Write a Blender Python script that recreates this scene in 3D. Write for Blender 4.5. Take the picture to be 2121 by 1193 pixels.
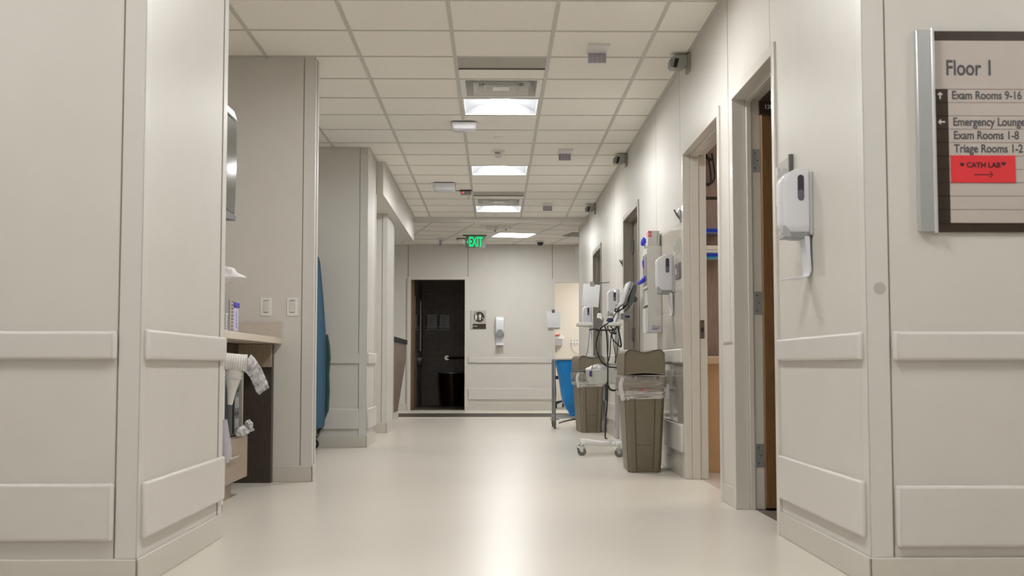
import bpy, bmesh, math, random
from mathutils import Vector, Matrix
random.seed(7)
for o in list(bpy.data.objects): bpy.data.objects.remove(o)
SC = bpy.context.scene
COL = SC.collection
PI = math.pi

# ------------------------------------------------------------------ camera, world, exposure
W, H, F = 2121, 1193, 2512.0
HC = 0.735
pitch = math.atan(161.5 / F)
yaw = math.atan(35.5 * math.cos(pitch) / F)
cd = bpy.data.cameras.new('camera'); cam = bpy.data.objects.new('camera', cd); COL.objects.link(cam)
cd.sensor_width = 36.0; cd.sensor_fit = 'HORIZONTAL'; cd.lens = 36.0 * F / W
cd.clip_start = 0.05; cd.clip_end = 100
cam.location = (0, 0, HC)
cam.rotation_euler = (PI / 2 + pitch, 0, -yaw)
cd.dof.use_dof = True; cd.dof.focus_distance = 11.0; cd.dof.aperture_fstop = 5.6
SC.camera = cam

SC.view_settings.view_transform = 'Standard'
SC.view_settings.look = 'None'
SC.view_settings.gamma = 1.0
SC.view_settings.exposure = 0.0
SC.view_settings.use_curve_mapping = False

wd = bpy.data.worlds.new('world'); SC.world = wd; wd.use_nodes = True
wd.node_tree.nodes['Background'].inputs[0].default_value = (1, 0.97, 0.92, 1)
wd.node_tree.nodes['Background'].inputs[1].default_value = 0.02

LAMP = 110.0          # emission of the troffer lenses
LAMP_COL = (1.0, 0.995, 0.985)

# ------------------------------------------------------------------ materials
MATS = {}
def srgb(r, g, b):
    def c(v):
        v /= 255.0
        return v / 12.92 if v <= 0.04045 else ((v + 0.055) / 1.055) ** 2.4
    return (c(r), c(g), c(b), 1)

def mat(name, col, rough=0.5, metal=0.0, spec=0.5, noise=0.04, nscale=20.0, bump=0.0, bscale=200.0,
        alpha=1.0, emit=None, estr=0.0, coat=0.0, trans=0.0, stretch=None):
    if name in MATS: return MATS[name]
    m = bpy.data.materials.new(name); m.use_nodes = True
    nt = m.node_tree; b = nt.nodes['Principled BSDF']
    tc = nt.nodes.new('ShaderNodeTexCoord'); mp = nt.nodes.new('ShaderNodeMapping')
    nt.links.new(tc.outputs['Object'], mp.inputs[0])
    if stretch: mp.inputs['Scale'].default_value = stretch
    nz = nt.nodes.new('ShaderNodeTexNoise'); nz.inputs['Scale'].default_value = nscale
    nz.inputs['Detail'].default_value = 4
    nt.links.new(mp.outputs[0], nz.inputs['Vector'])
    cr = nt.nodes.new('ShaderNodeValToRGB')
    c = list(col) if len(col) == 4 else list(col) + [1]
    cr.color_ramp.elements[0].position = 0.3; cr.color_ramp.elements[1].position = 0.7
    cr.color_ramp.elements[0].color = [max(0, v * (1 - noise)) for v in c[:3]] + [1]
    cr.color_ramp.elements[1].color = [min(1, v * (1 + noise)) for v in c[:3]] + [1]
    nt.links.new(nz.outputs['Fac'], cr.inputs[0]); nt.links.new(cr.outputs[0], b.inputs['Base Color'])
    b.inputs['Roughness'].default_value = rough; b.inputs['Metallic'].default_value = metal
    b.inputs['Specular IOR Level'].default_value = spec
    b.inputs['Alpha'].default_value = alpha
    b.inputs['Coat Weight'].default_value = coat
    b.inputs['Transmission Weight'].default_value = trans
    if emit: 
        b.inputs['Emission Color'].default_value = (*emit[:3], 1); b.inputs['Emission Strength'].default_value = estr
    if bump:
        n2 = nt.nodes.new('ShaderNodeTexNoise'); n2.inputs['Scale'].default_value = bscale; n2.inputs['Detail'].default_value = 3
        nt.links.new(mp.outputs[0], n2.inputs['Vector'])
        bp = nt.nodes.new('ShaderNodeBump'); bp.inputs['Strength'].default_value = bump; bp.inputs['Distance'].default_value = 0.002
        nt.links.new(n2.outputs['Fac'], bp.inputs['Height']); nt.links.new(bp.outputs[0], b.inputs['Normal'])
    MATS[name] = m
    return m

WALLC = (0.665, 0.640, 0.594)
M_wall = mat('wall_vinyl', WALLC, 0.42, spec=0.4, noise=0.015, nscale=6, bump=0.12, bscale=260)
M_guard = mat('guard_vinyl', (0.665, 0.645, 0.605), 0.38, noise=0.01, bump=0.05, bscale=300)
M_rail = mat('rail_vinyl', (0.67, 0.645, 0.605), 0.34, noise=0.012, bump=0.05, bscale=300)
M_cap = mat('rail_end_vinyl', (0.68, 0.655, 0.63), 0.3, noise=0.01)
M_base = mat('base_vinyl', (0.62, 0.585, 0.52), 0.35, noise=0.015)
M_seam = mat('seam_dark', (0.22, 0.20, 0.17), 0.6)
M_frame = mat('frame_paint', (0.68, 0.65, 0.59), 0.30, noise=0.015, coat=0.15)
M_frame_dark = mat('frame_paint_taupe', (0.33, 0.30, 0.255), 0.35, noise=0.02)
M_tee = mat('ceiling_tee', (0.58, 0.57, 0.51), 0.45, noise=0.02)
M_alum = mat('aluminium', (0.62, 0.64, 0.66), 0.35, metal=0.7, noise=0.02)
M_chrome = mat('chrome', (0.75, 0.75, 0.75), 0.18, metal=1.0, noise=0.02)
M_steel = mat('steel', (0.42, 0.42, 0.42), 0.38, metal=0.85, noise=0.04)
M_steel_dark = mat('dark_steel', (0.16, 0.15, 0.14), 0.4, metal=0.6)
M_black = mat('black_plastic', (0.015, 0.014, 0.016), 0.4)
M_rubber = mat('grey_rubber', (0.16, 0.17, 0.15), 0.6)
M_dkgrey = mat('dark_grey_plastic', (0.10, 0.11, 0.115), 0.4)
M_midgrey = mat('mid_grey_plastic', (0.27, 0.28, 0.28), 0.42)
M_white = mat('white_plastic', (0.72, 0.72, 0.76), 0.3, noise=0.01)
M_white2 = mat('white_enamel', (0.80, 0.79, 0.76), 0.3, noise=0.01)
M_lav = mat('lavender_grey_plastic', (0.40, 0.38, 0.43), 0.35, noise=0.03)
M_window = mat('smoked_window', (0.05, 0.035, 0.05), 0.15)
M_window2 = mat('smoked_window_fill', (0.14, 0.12, 0.16), 0.2)
M_brown = mat('sign_brown', (0.042, 0.027, 0.017), 0.4)
M_signface = mat('sign_face', (0.52, 0.46, 0.42), 0.5, noise=0.02)
M_red = mat('red_card', (0.75, 0.035, 0.045), 0.5)
M_letter = mat('sign_letter_grey', (0.075, 0.075, 0.085), 0.5)
M_blackink = mat('black_ink', (0.02, 0.012, 0.012), 0.6)
M_wtext = mat('white_letter', (0.8, 0.8, 0.8), 0.5)
M_paper = mat('paper', (0.70, 0.71, 0.73), 0.7, noise=0.02, nscale=8)
M_binc = mat('bin_taupe', (0.195, 0.165, 0.115), 0.38, noise=0.05, bump=0.15, bscale=150)
M_bincd = mat('bin_taupe_seam', (0.09, 0.075, 0.05), 0.5)
M_binred = mat('bin_label_red', (0.30, 0.06, 0.05), 0.45)
M_blue = mat('blue_bag', (0.0, 0.24, 0.66), 0.32, noise=0.12, nscale=5, bump=0.4, bscale=18)
M_blue2 = mat('blue_cart_cover', (0.0, 0.075, 0.165), 0.6, noise=0.12, nscale=6, bump=0.3, bscale=25)
M_green = mat('dark_green_fabric', (0.012, 0.06, 0.05), 0.6)
M_glove = mat('blue_glove', (0.03, 0.05, 0.70), 0.4, noise=0.1)
M_cobalt = mat('cobalt_pack', (0.0, 0.045, 0.55), 0.45)
M_lblue = mat('light_blue_pack', (0.05, 0.30, 0.55), 0.5)
M_navy = mat('navy_fabric', (0.015, 0.02, 0.08), 0.6)
M_purple = mat('violet_clip', (0.06, 0.03, 0.22), 0.4)
M_pink = mat('pink_label', (0.70, 0.15, 0.20), 0.5)
M_bluecap = mat('blue_cap', (0.03, 0.02, 0.45), 0.4)
M_label = mat('pale_violet_label', (0.55, 0.53, 0.75), 0.5)
M_inkblue = mat('blue_ink', (0.10, 0.09, 0.38), 0.6)
M_counter = mat('counter_laminate', (0.66, 0.58, 0.49), 0.35, noise=0.02)
M_wood = mat('grey_wood', (0.20, 0.15, 0.115), 0.45, noise=0.22, nscale=10, stretch=(14, 14, 1.2))
M_woodlt = mat('light_grey_wood', (0.33, 0.26, 0.19), 0.4, noise=0.15, nscale=10, stretch=(10, 10, 1.2))
M_dkwood = mat('dark_brown_wood', (0.05, 0.036, 0.028), 0.45, noise=0.2, nscale=10, stretch=(14, 14, 1.2))
M_woodpink = mat('taupe_woodgrain', (0.30, 0.22, 0.19), 0.45, noise=0.2, nscale=12, stretch=(14, 14, 1.0))
M_doorwood = mat('door_oak', (0.20, 0.105, 0.038), 0.4, noise=0.2, nscale=8, stretch=(10, 10, 0.8))
M_deskwood = mat('desk_walnut', (0.14, 0.085, 0.055), 0.4, noise=0.1, nscale=8, stretch=(6, 6, 1))
M_tan = mat('tan_laminate', (0.66, 0.44, 0.25), 0.45, noise=0.03)
M_tan2 = mat('tan_laminate_top', (0.76, 0.60, 0.42), 0.4, noise=0.03)
M_cream = mat('cream_paint', (0.80, 0.75, 0.67), 0.6, noise=0.01)
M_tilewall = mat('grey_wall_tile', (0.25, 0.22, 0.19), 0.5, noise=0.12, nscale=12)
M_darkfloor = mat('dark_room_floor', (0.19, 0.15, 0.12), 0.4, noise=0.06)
M_strip = mat('dark_floor_strip', (0.06, 0.048, 0.04), 0.5, spec=0.15, noise=0.08)
M_stripedge = mat('pale_floor_edge', (0.75, 0.70, 0.62), 0.35)
M_mirror = mat('mirror', (0.85, 0.87, 0.88), 0.02, metal=1.0, noise=0.0)
M_smoke = mat('smoked_cover', (0.085, 0.08, 0.075), 0.12, spec=0.55)
M_bronze = mat('dark_bronze', (0.03, 0.012, 0.008), 0.3, metal=0.5)
M_darkband = mat('return_grille_grey', (0.42, 0.41, 0.36), 0.6)
M_cup = mat('foam_cup', (0.78, 0.76, 0.72), 0.5)
def film_mat(name, col, a0, a1, stretch, scale=6.0, rough=0.25):
    m = mat(name, col, rough, noise=0.05, bump=0.6, bscale=scale*4, stretch=stretch)
    nt = m.node_tree; b = nt.nodes['Principled BSDF']
    mp = [n for n in nt.nodes if n.type == 'MAPPING'][0]
    n = nt.nodes.new('ShaderNodeTexNoise'); n.inputs['Scale'].default_value = scale; n.inputs['Detail'].default_value = 5; n.inputs['Distortion'].default_value = 1.5
    nt.links.new(mp.outputs[0], n.inputs['Vector'])
    mr = nt.nodes.new('ShaderNodeMapRange'); mr.inputs[1].default_value = 0.35; mr.inputs[2].default_value = 0.68
    mr.inputs[3].default_value = a0; mr.inputs[4].default_value = a1
    nt.links.new(n.outputs['Fac'], mr.inputs[0]); nt.links.new(mr.outputs[0], b.inputs['Alpha'])
    return m
M_clear = film_mat('clear_wrap', (0.85, 0.83, 0.84), 0.12, 0.75, (1, 1, 1), 22.0)
M_liner = film_mat('bin_liner_film', (0.80, 0.77, 0.76), 0.05, 0.38, (1.5, 1.5, 6.0), 7.0)
M_hem = film_mat('bin_liner_hem', (0.82, 0.79, 0.78), 0.30, 0.80, (1.0, 1.0, 9.0), 7.0)
M_bagwhite = mat('milky_bag', (0.86, 0.84, 0.84), 0.3, alpha=0.55, noise=0.1, nscale=40, bump=0.8, bscale=50)
M_acrylic = mat('clear_acrylic', (0.85, 0.85, 0.85), 0.12, alpha=0.30, noise=0.0)
M_tissue = mat('tissue_paper', (0.80, 0.78, 0.78), 0.7, noise=0.05, bump=0.5, bscale=40)
M_green_lit = mat('exit_green', (0.0, 0.5, 0.15), 0.5, emit=(0.0, 0.75, 0.22), estr=0.85)
M_redled = mat('red_led', (0.6, 0.02, 0.02), 0.4, emit=(1.0, 0.05, 0.05), estr=2.5)
M_blueled = mat('blue_led', (0.1, 0.1, 0.6), 0.4, emit=(0.2, 0.25, 1.0), estr=1.2)
M_whiteled = mat('white_led', (0.8, 0.8, 0.8), 0.4, emit=(1.0, 0.9, 0.88), estr=1.5)
M_lens = mat('lamp_lens', (0.9, 0.9, 0.9), 0.4, emit=LAMP_COL, estr=LAMP)
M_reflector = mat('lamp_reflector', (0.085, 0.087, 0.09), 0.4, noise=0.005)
M_lensfar = mat('flat_lamp_lens', (0.9, 0.9, 0.9), 0.4, emit=LAMP_COL, estr=36.0)
M_exitplate = mat('exit_plate', (0.30, 0.32, 0.29), 0.2, alpha=0.75)

def ceiling_mat():
    m = mat('acoustic_tile', (0.91, 0.88, 0.815), 0.85, spec=0.15, noise=0.05, nscale=120, bump=0.35, bscale=160)
    return m
M_tile = ceiling_mat()

def floor_mat():
    return mat('floor_vinyl', (0.71, 0.665, 0.59), 0.30, spec=0.33, noise=0.012, nscale=3, bump=0.03, bscale=90)
M_floor = floor_mat()

# ------------------------------------------------------------------ mesh helper
class MB:
    def __init__(s): s.v = []; s.f = []
    def add(s, vs, fs):
        o = len(s.v); s.v += [tuple(v) for v in vs]; s.f += [tuple(i + o for i in f) for f in fs]; return s
    def box(s, x0, x1, y0, y1, z0, z1, M=None):
        x0, x1 = sorted((x0, x1)); y0, y1 = sorted((y0, y1)); z0, z1 = sorted((z0, z1))
        vs = [Vector(p) for p in ((x0,y0,z0),(x1,y0,z0),(x1,y1,z0),(x0,y1,z0),(x0,y0,z1),(x1,y0,z1),(x1,y1,z1),(x0,y1,z1))]
        if M: vs = [M @ v for v in vs]
        return s.add(vs, [(0,3,2,1),(4,5,6,7),(0,1,5,4),(1,2,6,5),(2,3,7,6),(3,0,4,7)])
    def ring(s, loops, cap=True, closed=True):
        n = len(loops[0]); vs = [p for l in loops for p in l]; fs = []
        for i in range(len(loops) - 1):
            for j in range(n if closed else n - 1):
                k = (j + 1) % n
                fs.append((i*n+j, i*n+k, (i+1)*n+k, (i+1)*n+j))
        if cap:
            fs.append(tuple(range(n))[::-1]); fs.append(tuple((len(loops)-1)*n + j for j in range(n)))
        return s.add(vs, fs)
    def cyl(s, p0, p1, r0, r1=None, n=20, cap=True):
        r1 = r0 if r1 is None else r1
        p0 = Vector(p0); p1 = Vector(p1); d = (p1 - p0).normalized()
        a = d.orthogonal().normalized(); b = d.cross(a)
        L = [[p + (a*math.cos(2*PI*i/n) + b*math.sin(2*PI*i/n)) * r for i in range(n)] for p, r in ((p0, r0), (p1, r1))]
        return s.ring(L, cap)
    def tube(s, pts, r, n=8, sub=6, smooth=True):
        pts = [Vector(p) for p in pts]
        if smooth and len(pts) > 2:
            q = []
            P = [pts[0]] + pts + [pts[-1]]
            for i in range(1, len(P) - 2):
                for k in range(sub):
                    t = k / sub; a, b, c, d = P[i-1], P[i], P[i+1], P[i+2]
                    q.append(0.5 * ((2*b) + (c-a)*t + (2*a-5*b+4*c-d)*t*t + (-a+3*b-3*c+d)*t**3))
            q.append(pts[-1]); pts = q
        L = []; up = None
        for i, p in enumerate(pts):
            d = (pts[min(i+1, len(pts)-1)] - pts[max(i-1, 0)])
            if d.length < 1e-9: d = Vector((0,0,1))
            d.normalize()
            if up is None: up = d.orthogonal().normalized()
            a = (up - d * up.dot(d))
            a = a.normalized() if a.length > 1e-6 else d.orthogonal().normalized()
            up = a; b = d.cross(a)
            L.append([p + (a*math.cos(2*PI*j/n) + b*math.sin(2*PI*j/n)) * r for j in range(n)])
        return s.ring(L)
    def lathe(s, prof, c=(0,0,0), n=28, axis='z', cap=True):
        L = []
        for r, h in prof:
            l = []
            for j in range(n):
                a = 2*PI*j/n; u, w = r*math.cos(a), r*math.sin(a)
                if axis == 'z': l.append((c[0]+u, c[1]+w, c[2]+h))
                elif axis == 'y': l.append((c[0]+w, c[1]+h, c[2]+u))
                else: l.append((c[0]+h, c[1]+u, c[2]+w))
            L.append(l)
        return s.ring(L, cap)
    def prism(s, poly, a, b, axis='y'):
        # poly of 2D points; extruded along axis from a to b
        def P(p, t):
            if axis == 'y': return (p[0], t, p[1])
            if axis == 'x': return (t, p[0], p[1])
            return (p[0], p[1], t)
        return s.ring([[P(p, a) for p in poly], [P(p, b) for p in poly]])
    def rrect(s, secs, n=5):
        # secs: (z, x0,x1,y0,y1, radius) rounded rectangle sections lofted in z
        L = []
        for z, x0, x1, y0, y1, r in secs:
            l = []
            for cx, cy, a0 in ((x1-r, y1-r, 0), (x0+r, y1-r, PI/2), (x0+r, y0+r, PI), (x1-r, y0+r, 1.5*PI)):
                for k in range(n+1):
                    a = a0 + PI/2*k/n
                    l.append((cx + r*math.cos(a), cy + r*math.sin(a), z))
            L.append(l)
        return s.ring(L)
    def blob(s, c, rx, ry, rz, seed=0, amp=0.2, n=16, m=11):
        rnd = random.Random(seed)
        ph = [(rnd.uniform(1, 4), rnd.uniform(0, 6), rnd.uniform(1, 4), rnd.uniform(0, 6)) for _ in range(6)]
        L = []
        for i in range(m+1):
            t = PI*(0.02 + 0.96*i/m); l = []
            for j in range(n):
                a = 2*PI*j/n
                k = 1 + amp*sum(math.sin(p*t*1.5+q)*math.sin(round(u)*a+w) for p, q, u, w in ph)/2.2
                l.append((c[0]+rx*math.sin(t)*math.cos(a)*k, c[1]+ry*math.sin(t)*math.sin(a)*k, c[2]+rz*math.cos(t)*(0.7+0.3*k)))
            L.append(l)
        return s.ring(L)
    def build(s, name, m, parent=None, bevel=0.0, seg=2, smooth=None, origin=None, M=None, subsurf=0):
        me = bpy.data.meshes.new(name)
        off = Vector(origin) if origin is not None else (Vector(parent.location) if (parent is not None and parent.get('_w')) else Vector((0,0,0)))
        if parent is not None and parent.get('_w') and origin is None: off = Vector(parent['_w'])
        vs = [Vector(v) - off for v in s.v]
        if M: vs = [M @ v for v in vs]
        me.from_pydata(vs, [], s.f); me.update()
        bm = bmesh.new(); bm.from_mesh(me); bmesh.ops.recalc_face_normals(bm, faces=bm.faces); bm.to_mesh(me); bm.free()
        o = bpy.data.objects.new(name, me); COL.objects.link(o)
        if m is not None: me.materials.append(m)
        if parent is not None: o.parent = parent
        elif origin is not None: o.location = origin
        if parent is not None and parent.get('_w'): o['_w'] = parent['_w']
        if bevel:
            b = o.modifiers.new('bevel', 'BEVEL'); b.width = bevel; b.segments = seg; b.limit_method = 'ANGLE'; b.angle_limit = 0.6
        if subsurf:
            b = o.modifiers.new('sub', 'SUBSURF'); b.levels = subsurf; b.render_levels = subsurf
        if smooth or (smooth is None and (bevel or subsurf)):
            for p in me.polygons: p.use_smooth = True
            try: me.set_sharp_from_angle(angle=0.7)
            except Exception: pass
        return o

def box(*a, **k): return MB().box(*a, **k)
def struct(o): o['kind'] = 'structure'; return o
def thing(name, label, cat, loc, group=None):
    """Empty at the thing's base. Parts are modelled in world coordinates and re-based on it."""
    o = bpy.data.objects.new(name, None); COL.objects.link(o); o.location = loc; o.empty_display_size = 0.05
    o['_w'] = list(loc); o['label'] = label; o['category'] = cat
    if group: o['group'] = group
    return o
def tag(o, label, cat, group=None):
    o['label'] = label; o['category'] = cat
    if group: o['group'] = group
    return o
def copy_tree(o, loc, label, rz=None, group=None):
    r = o.copy(); COL.objects.link(r); r.location = loc; r['label'] = label
    if rz is not None: r.rotation_euler = (0, 0, rz)
    if group: r['group'] = group
    for ch in list(o.children):
        c = ch.copy(); COL.objects.link(c); c.parent = r
        for g in list(ch.children):
            d = g.copy(); COL.objects.link(d); d.parent = c
    return r
def text(body, size, m, parent, M, name='lettering', sx=1.0, bold=0.0, extrude=0.0004, align='LEFT'):
    cu = bpy.data.curves.new('t', 'FONT'); cu.body = body; cu.size = size; cu.offset = bold; cu.extrude = extrude
    cu.align_x = align; cu.align_y = 'CENTER'
    t = bpy.data.objects.new('t', cu); COL.objects.link(t)
    bpy.context.view_layer.update()
    me = bpy.data.meshes.new_from_object(t.evaluated_get(bpy.context.evaluated_depsgraph_get()))
    bpy.data.objects.remove(t)
    me.transform(Matrix.Diagonal((sx, 1, 1, 1))); me.transform(M)
    off = Vector(parent['_w']) if parent.get('_w') else Vector((0,0,0))
    me.transform(Matrix.Translation(-off))
    me.materials.clear(); me.materials.append(m)
    o = bpy.data.objects.new(name, me); COL.objects.link(o); o.parent = parent
    return o
def face_cam(x, y, z):   # text lying in the XZ plane, read from -Y
    return Matrix.Translation((x, y, z)) @ Matrix.Rotation(PI/2, 4, 'X')
def face_left(x, y, z):  # text on a wall whose face looks towards -X
    return Matrix.Translation((x, y, z)) @ Matrix.Rotation(-PI/2, 4, 'Z') @ Matrix.Rotation(PI/2, 4, 'X')

# ================================================================== SETTING
CZ = 2.743        # near ceiling
FZ = 2.775        # far ceiling
XR, XL = 1.25, -1.18
XI = 1.384        # room side of the right wall
YF = 4.05         # the two near wall faces
YE = 20.3         # far wall

# floors
b = MB(); b.box(-5, 1.343, -3, 20.34, -0.1, 0); b.box(1.343, 5, -3, 4.3, -0.1, 0); b.box(1.343, 5, 17.95, 20.34, -0.1, 0)
struct(b.build('floor', M_floor))
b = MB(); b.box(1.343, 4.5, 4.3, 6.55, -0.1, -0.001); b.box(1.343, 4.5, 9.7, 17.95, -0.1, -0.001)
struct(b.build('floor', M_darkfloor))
M_roomfloor = mat('room_floor', (0.50, 0.43, 0.39), 0.4, noise=0.03)
struct(box(1.343, 4.5, 6.55, 9.7, -0.1, -0.001).build('floor', M_roomfloor))
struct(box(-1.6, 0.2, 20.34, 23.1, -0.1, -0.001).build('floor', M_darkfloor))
M_floorblue = mat('far_room_floor', (0.35, 0.36, 0.38), 0.35)
struct(box(0.3, 3.5, 20.34, 23.6, -0.1, -0.001).build('floor', M_floorblue))
struct(box(-4.9, 1.9, 17.56, 18.95, 0.0, 0.0012).build('trim_1', M_strip))
b = MB(); b.box(-4.9, 1.9, 17.30, 17.56, 0.0, 0.001)
struct(b.build('trim_2', M_stripedge))
struct(box(1.338, 1.348, 5.36, 6.262, 0.0, 0.003).build('trim_3', M_steel_dark))

# left walls
b = MB()
b.box(-5, XL, YF, 5.285, 0, CZ)
b.box(-2.2, -2.05, 5.285, 14.35, 0, CZ); b.box(-5, -2.2, 14.25, 14.35, 0, CZ)  # last box: unseen wall, added to stop world light leaking in
struct(b.build('wall_left', M_wall))
struct(box(-2.05, -1.17, 7.8, 7.96, 0, CZ).build('wall_alcove', M_wall))
struct(box(-2.05, -1.17, 11.08, 11.86, 0, CZ).build('wall_pier', M_wall))
struct(box(-2.05, -1.197, 13.42, 14.35, 0, 2.42).build('wall_column', M_wall))
struct(box(-5, -1.10, 11.86, 16.28, 2.42, CZ + 0.02).build('ceiling_soffit', M_wall))
struct(box(-1.10, XR, 16.28, 16.42, 2.677, FZ + 0.03).build('ceiling_beam', M_wall))
struct(box(-5, -1.10, 16.28, 16.42, 2.42, FZ + 0.03).build('ceiling_beam', M_wall))
# outer shell of the near lobby and the far room
b = MB(); b.box(-5.15, -5, -3, 20.4, 0, 2.85); struct(b.build('wall_far_left', M_wall))
b = MB(); b.box(5, 5.15, -3, 4.22, 0, 2.85); b.box(5, 5.15, 17.9, 20.4, 0, 2.85); struct(b.build('wall_far_right', M_wall))
struct(box(-5, 5, -3.15, -3, 0, 2.85).build('wall_back', M_wall))
b = MB(); b.box(XI, 5, YF, 4.22, 0, CZ); struct(b.build('wall_front_right', M_wall))
b = MB(); b.box(XI, 5, 17.8, 17.95, 0, FZ); struct(b.build('wall_far_corner', M_wall))

# right wall with four door openings (clear openings, z 2.13)
OPEN = [(5.36, 6.262), (6.695, 7.93), (10.49, 11.63), (14.20, 15.27)]
DH = 2.128
b = MB(); y = YF
for a, c in OPEN:
    b.box(XR, XI, y, a - 0.02, 0, CZ + 0.03)
    b.box(XR, XI, a - 0.02, c + 0.02, DH + 0.02, CZ + 0.03)
    y = c + 0.02
b.box(XR, XI, y, 17.95, 0, FZ)
struct(b.build('wall_right', M_wall))

# far wall with the toilet opening and the right room opening
b = MB()
b.box(-5, -1.41, YE, YE + 0.13, 0, FZ + 0.03)
b.box(-1.41, -0.503, YE, YE + 0.13, 2.18, FZ + 0.03)
b.box(-0.503, 1.003, YE, YE + 0.13, 0, FZ + 0.03)
b.box(1.003, 2.05, YE, YE + 0.13, 2.135, FZ + 0.03)
b.box(2.05, 5, YE, YE + 0.13, 0, FZ + 0.03)
struct(b.build('wall_end', M_wall))

# ceiling tiles : near part, with holes for lamps and diffusers in the middle column
T = 0.612
X0 = -0.262; Y0 = 7.168
xs = [X0 + T*k for k in range(-8, 9)]
ROW = lambda k: Y0 + T*k
LROWS = {-17: 'l', -12: 'l', -7: 'l', -2: 'l', 3: 'l', 8: 'l', 13: 'l'}
DROWS = {2: 'd', 12: 'd', -8: 'd'}
GROWS = {1: 'g', 11: 'g'}
b = MB()
k0 = -17
for k in range(k0, 15):
    ya, yb = ROW(k), min(ROW(k+1), 16.28)
    if ya >= 16.28: break
    hole = k in LROWS or k in DROWS
    xa, xb = -5.0, 5.0
    if yb > YF and ya > YF: xb = XI; xa = -2.2
    if hole:
        b.box(xa, X0, ya, yb, CZ, CZ + 0.02); b.box(X0 + T, xb, ya, yb, CZ, CZ + 0.02)
    else:
        b.box(xa, xb, ya, yb, CZ, CZ + 0.02)
struct(b.build('ceiling', M_tile))
b = MB(); rng = random.Random(3)
for x in xs:
    if x < -2.1:
        b.box(x - 0.012, x + 0.012, -3, YF, CZ - 0.004, CZ)
    elif x < 1.25:
        b.box(x - 0.012, x + 0.012, -3, 16.28, CZ - 0.004, CZ)
    else: b.box(x - 0.012, x + 0.012, -3, YF, CZ - 0.004, CZ)
for k in range(k0, 15):
    y = ROW(k)
    xa, xb = (-5, 5) if y < YF else (-2.05, XR)
    if y > 16.2: break
    b.box(xa, xb, y - 0.012, y + 0.012, CZ - 0.003, CZ)
for (xa, xb, ya, yb) in ((XR - 0.022, XR, YF, 16.28), (-1.17, -1.148, 11.08, 11.86), (-1.10, -1.078, 11.86, 16.28), (-2.05, -1.17, 7.78, 7.8), (-2.05, -1.17, 11.06, 11.08)):
    b.box(xa, xb, ya, yb, CZ - 0.004, CZ)
struct(b.build('trim_4', M_tee))

# far ceiling, grid turned by 12.6 degrees, with a hole for the flat lamp
ANG = math.radians(12.6)
RZ = Matrix.Translation((0.29, 18.88, 0)) @ Matrix.Rotation(ANG, 4, 'Z')
hz = 0.302
b = MB()
ring = [(-5, 16.42), (5, 16.42), (5, YE), (-5, YE)]
inner = [RZ @ Vector(p) for p in ((-hz, -hz, 0), (hz, -hz, 0), (hz, hz, 0), (-hz, hz, 0))]
vs = [(p[0], p[1], FZ) for p in ring] + [(p.x, p.y, FZ) for p in inner] + [(p[0], p[1], FZ + 0.02) for p in ring] + [(p.x, p.y, FZ + 0.02) for p in inner]
fs = []
for i in range(4):
    j = (i+1) % 4
    fs += [(i, j, 4+j, 4+i), (8+i, 12+i, 12+j, 8+j), (i, 8+i, 8+j, j), (4+i, 4+j, 12+j, 12+i)]
b.add(vs, fs); struct(b.build('ceiling_far', M_tile))
b = MB()
def clip_line(px, py, dx, dy, x0, x1, y0, y1):
    t0, t1 = -99, 99
    for p, d, lo, hi in ((px, dx, x0, x1), (py, dy, y0, y1)):
        if abs(d) < 1e-9:
            if p < lo or p > hi: return None
            continue
        a, c = (lo-p)/d, (hi-p)/d
        if a > c: a, c = c, a
        t0, t1 = max(t0, a), min(t1, c)
    return (t0, t1) if t1 > t0 + 0.05 else None
ca, sa = math.cos(ANG), math.sin(ANG)
for kk in range(-14, 14):
    off = (kk + 0.5) * 0.61
    for (dx, dy, nx, ny) in ((-sa, ca, ca, sa), (ca, sa, -sa, ca)):
        px, py = 0.29 + nx*off, 18.88 + ny*off
        r = clip_line(px, py, dx, dy, -3.5, 3.0, 16.46, YE - 0.02)
        if not r: continue
        p0 = Vector((px + dx*r[0], py + dy*r[0], 0)); p1 = Vector((px + dx*r[1], py + dy*r[1], 0))
        n = Vector((nx, ny, 0)) * 0.011
        b.ring([[p0 - n + Vector((0,0,FZ)), p0 + n + Vector((0,0,FZ)), p0 + n + Vector((0,0,FZ-0.003)), p0 - n + Vector((0,0,FZ-0.003))],
                [p1 - n + Vector((0,0,FZ)), p1 + n + Vector((0,0,FZ)), p1 + n + Vector((0,0,FZ-0.003)), p1 - n + Vector((0,0,FZ-0.003))]])
struct(b.build('trim_5', M_tee))

# rooms behind the right wall
def room(name, x0, x1, y0, y1, z1, m, t=0.06):
    b = MB()
    b.box(x0, x1, y0 - t, y0, 0, z1); b.box(x0, x1, y1, y1 + t, 0, z1); b.box(x1, x1 + t, y0 - t, y1 + t, 0, z1)
    o = struct(b.build('wall_' + name, m)); c = struct(box(x0, x1 + t, y0 - t, y1 + t, z1, z1 + t).build('ceiling_' + name, M_tile))
room('office_room', XI, 4.4, 4.28, 6.5, 2.70, M_cream)
room('exam_room', XI, 4.4, 6.62, 9.62, 2.70, M_cream)
room('closed_room', XI, 4.4, 10.0, 12.5, 2.70, M_wall)
room('side_room', XI, 4.4, 13.6, 16.3, 2.70, M_wall)
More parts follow.
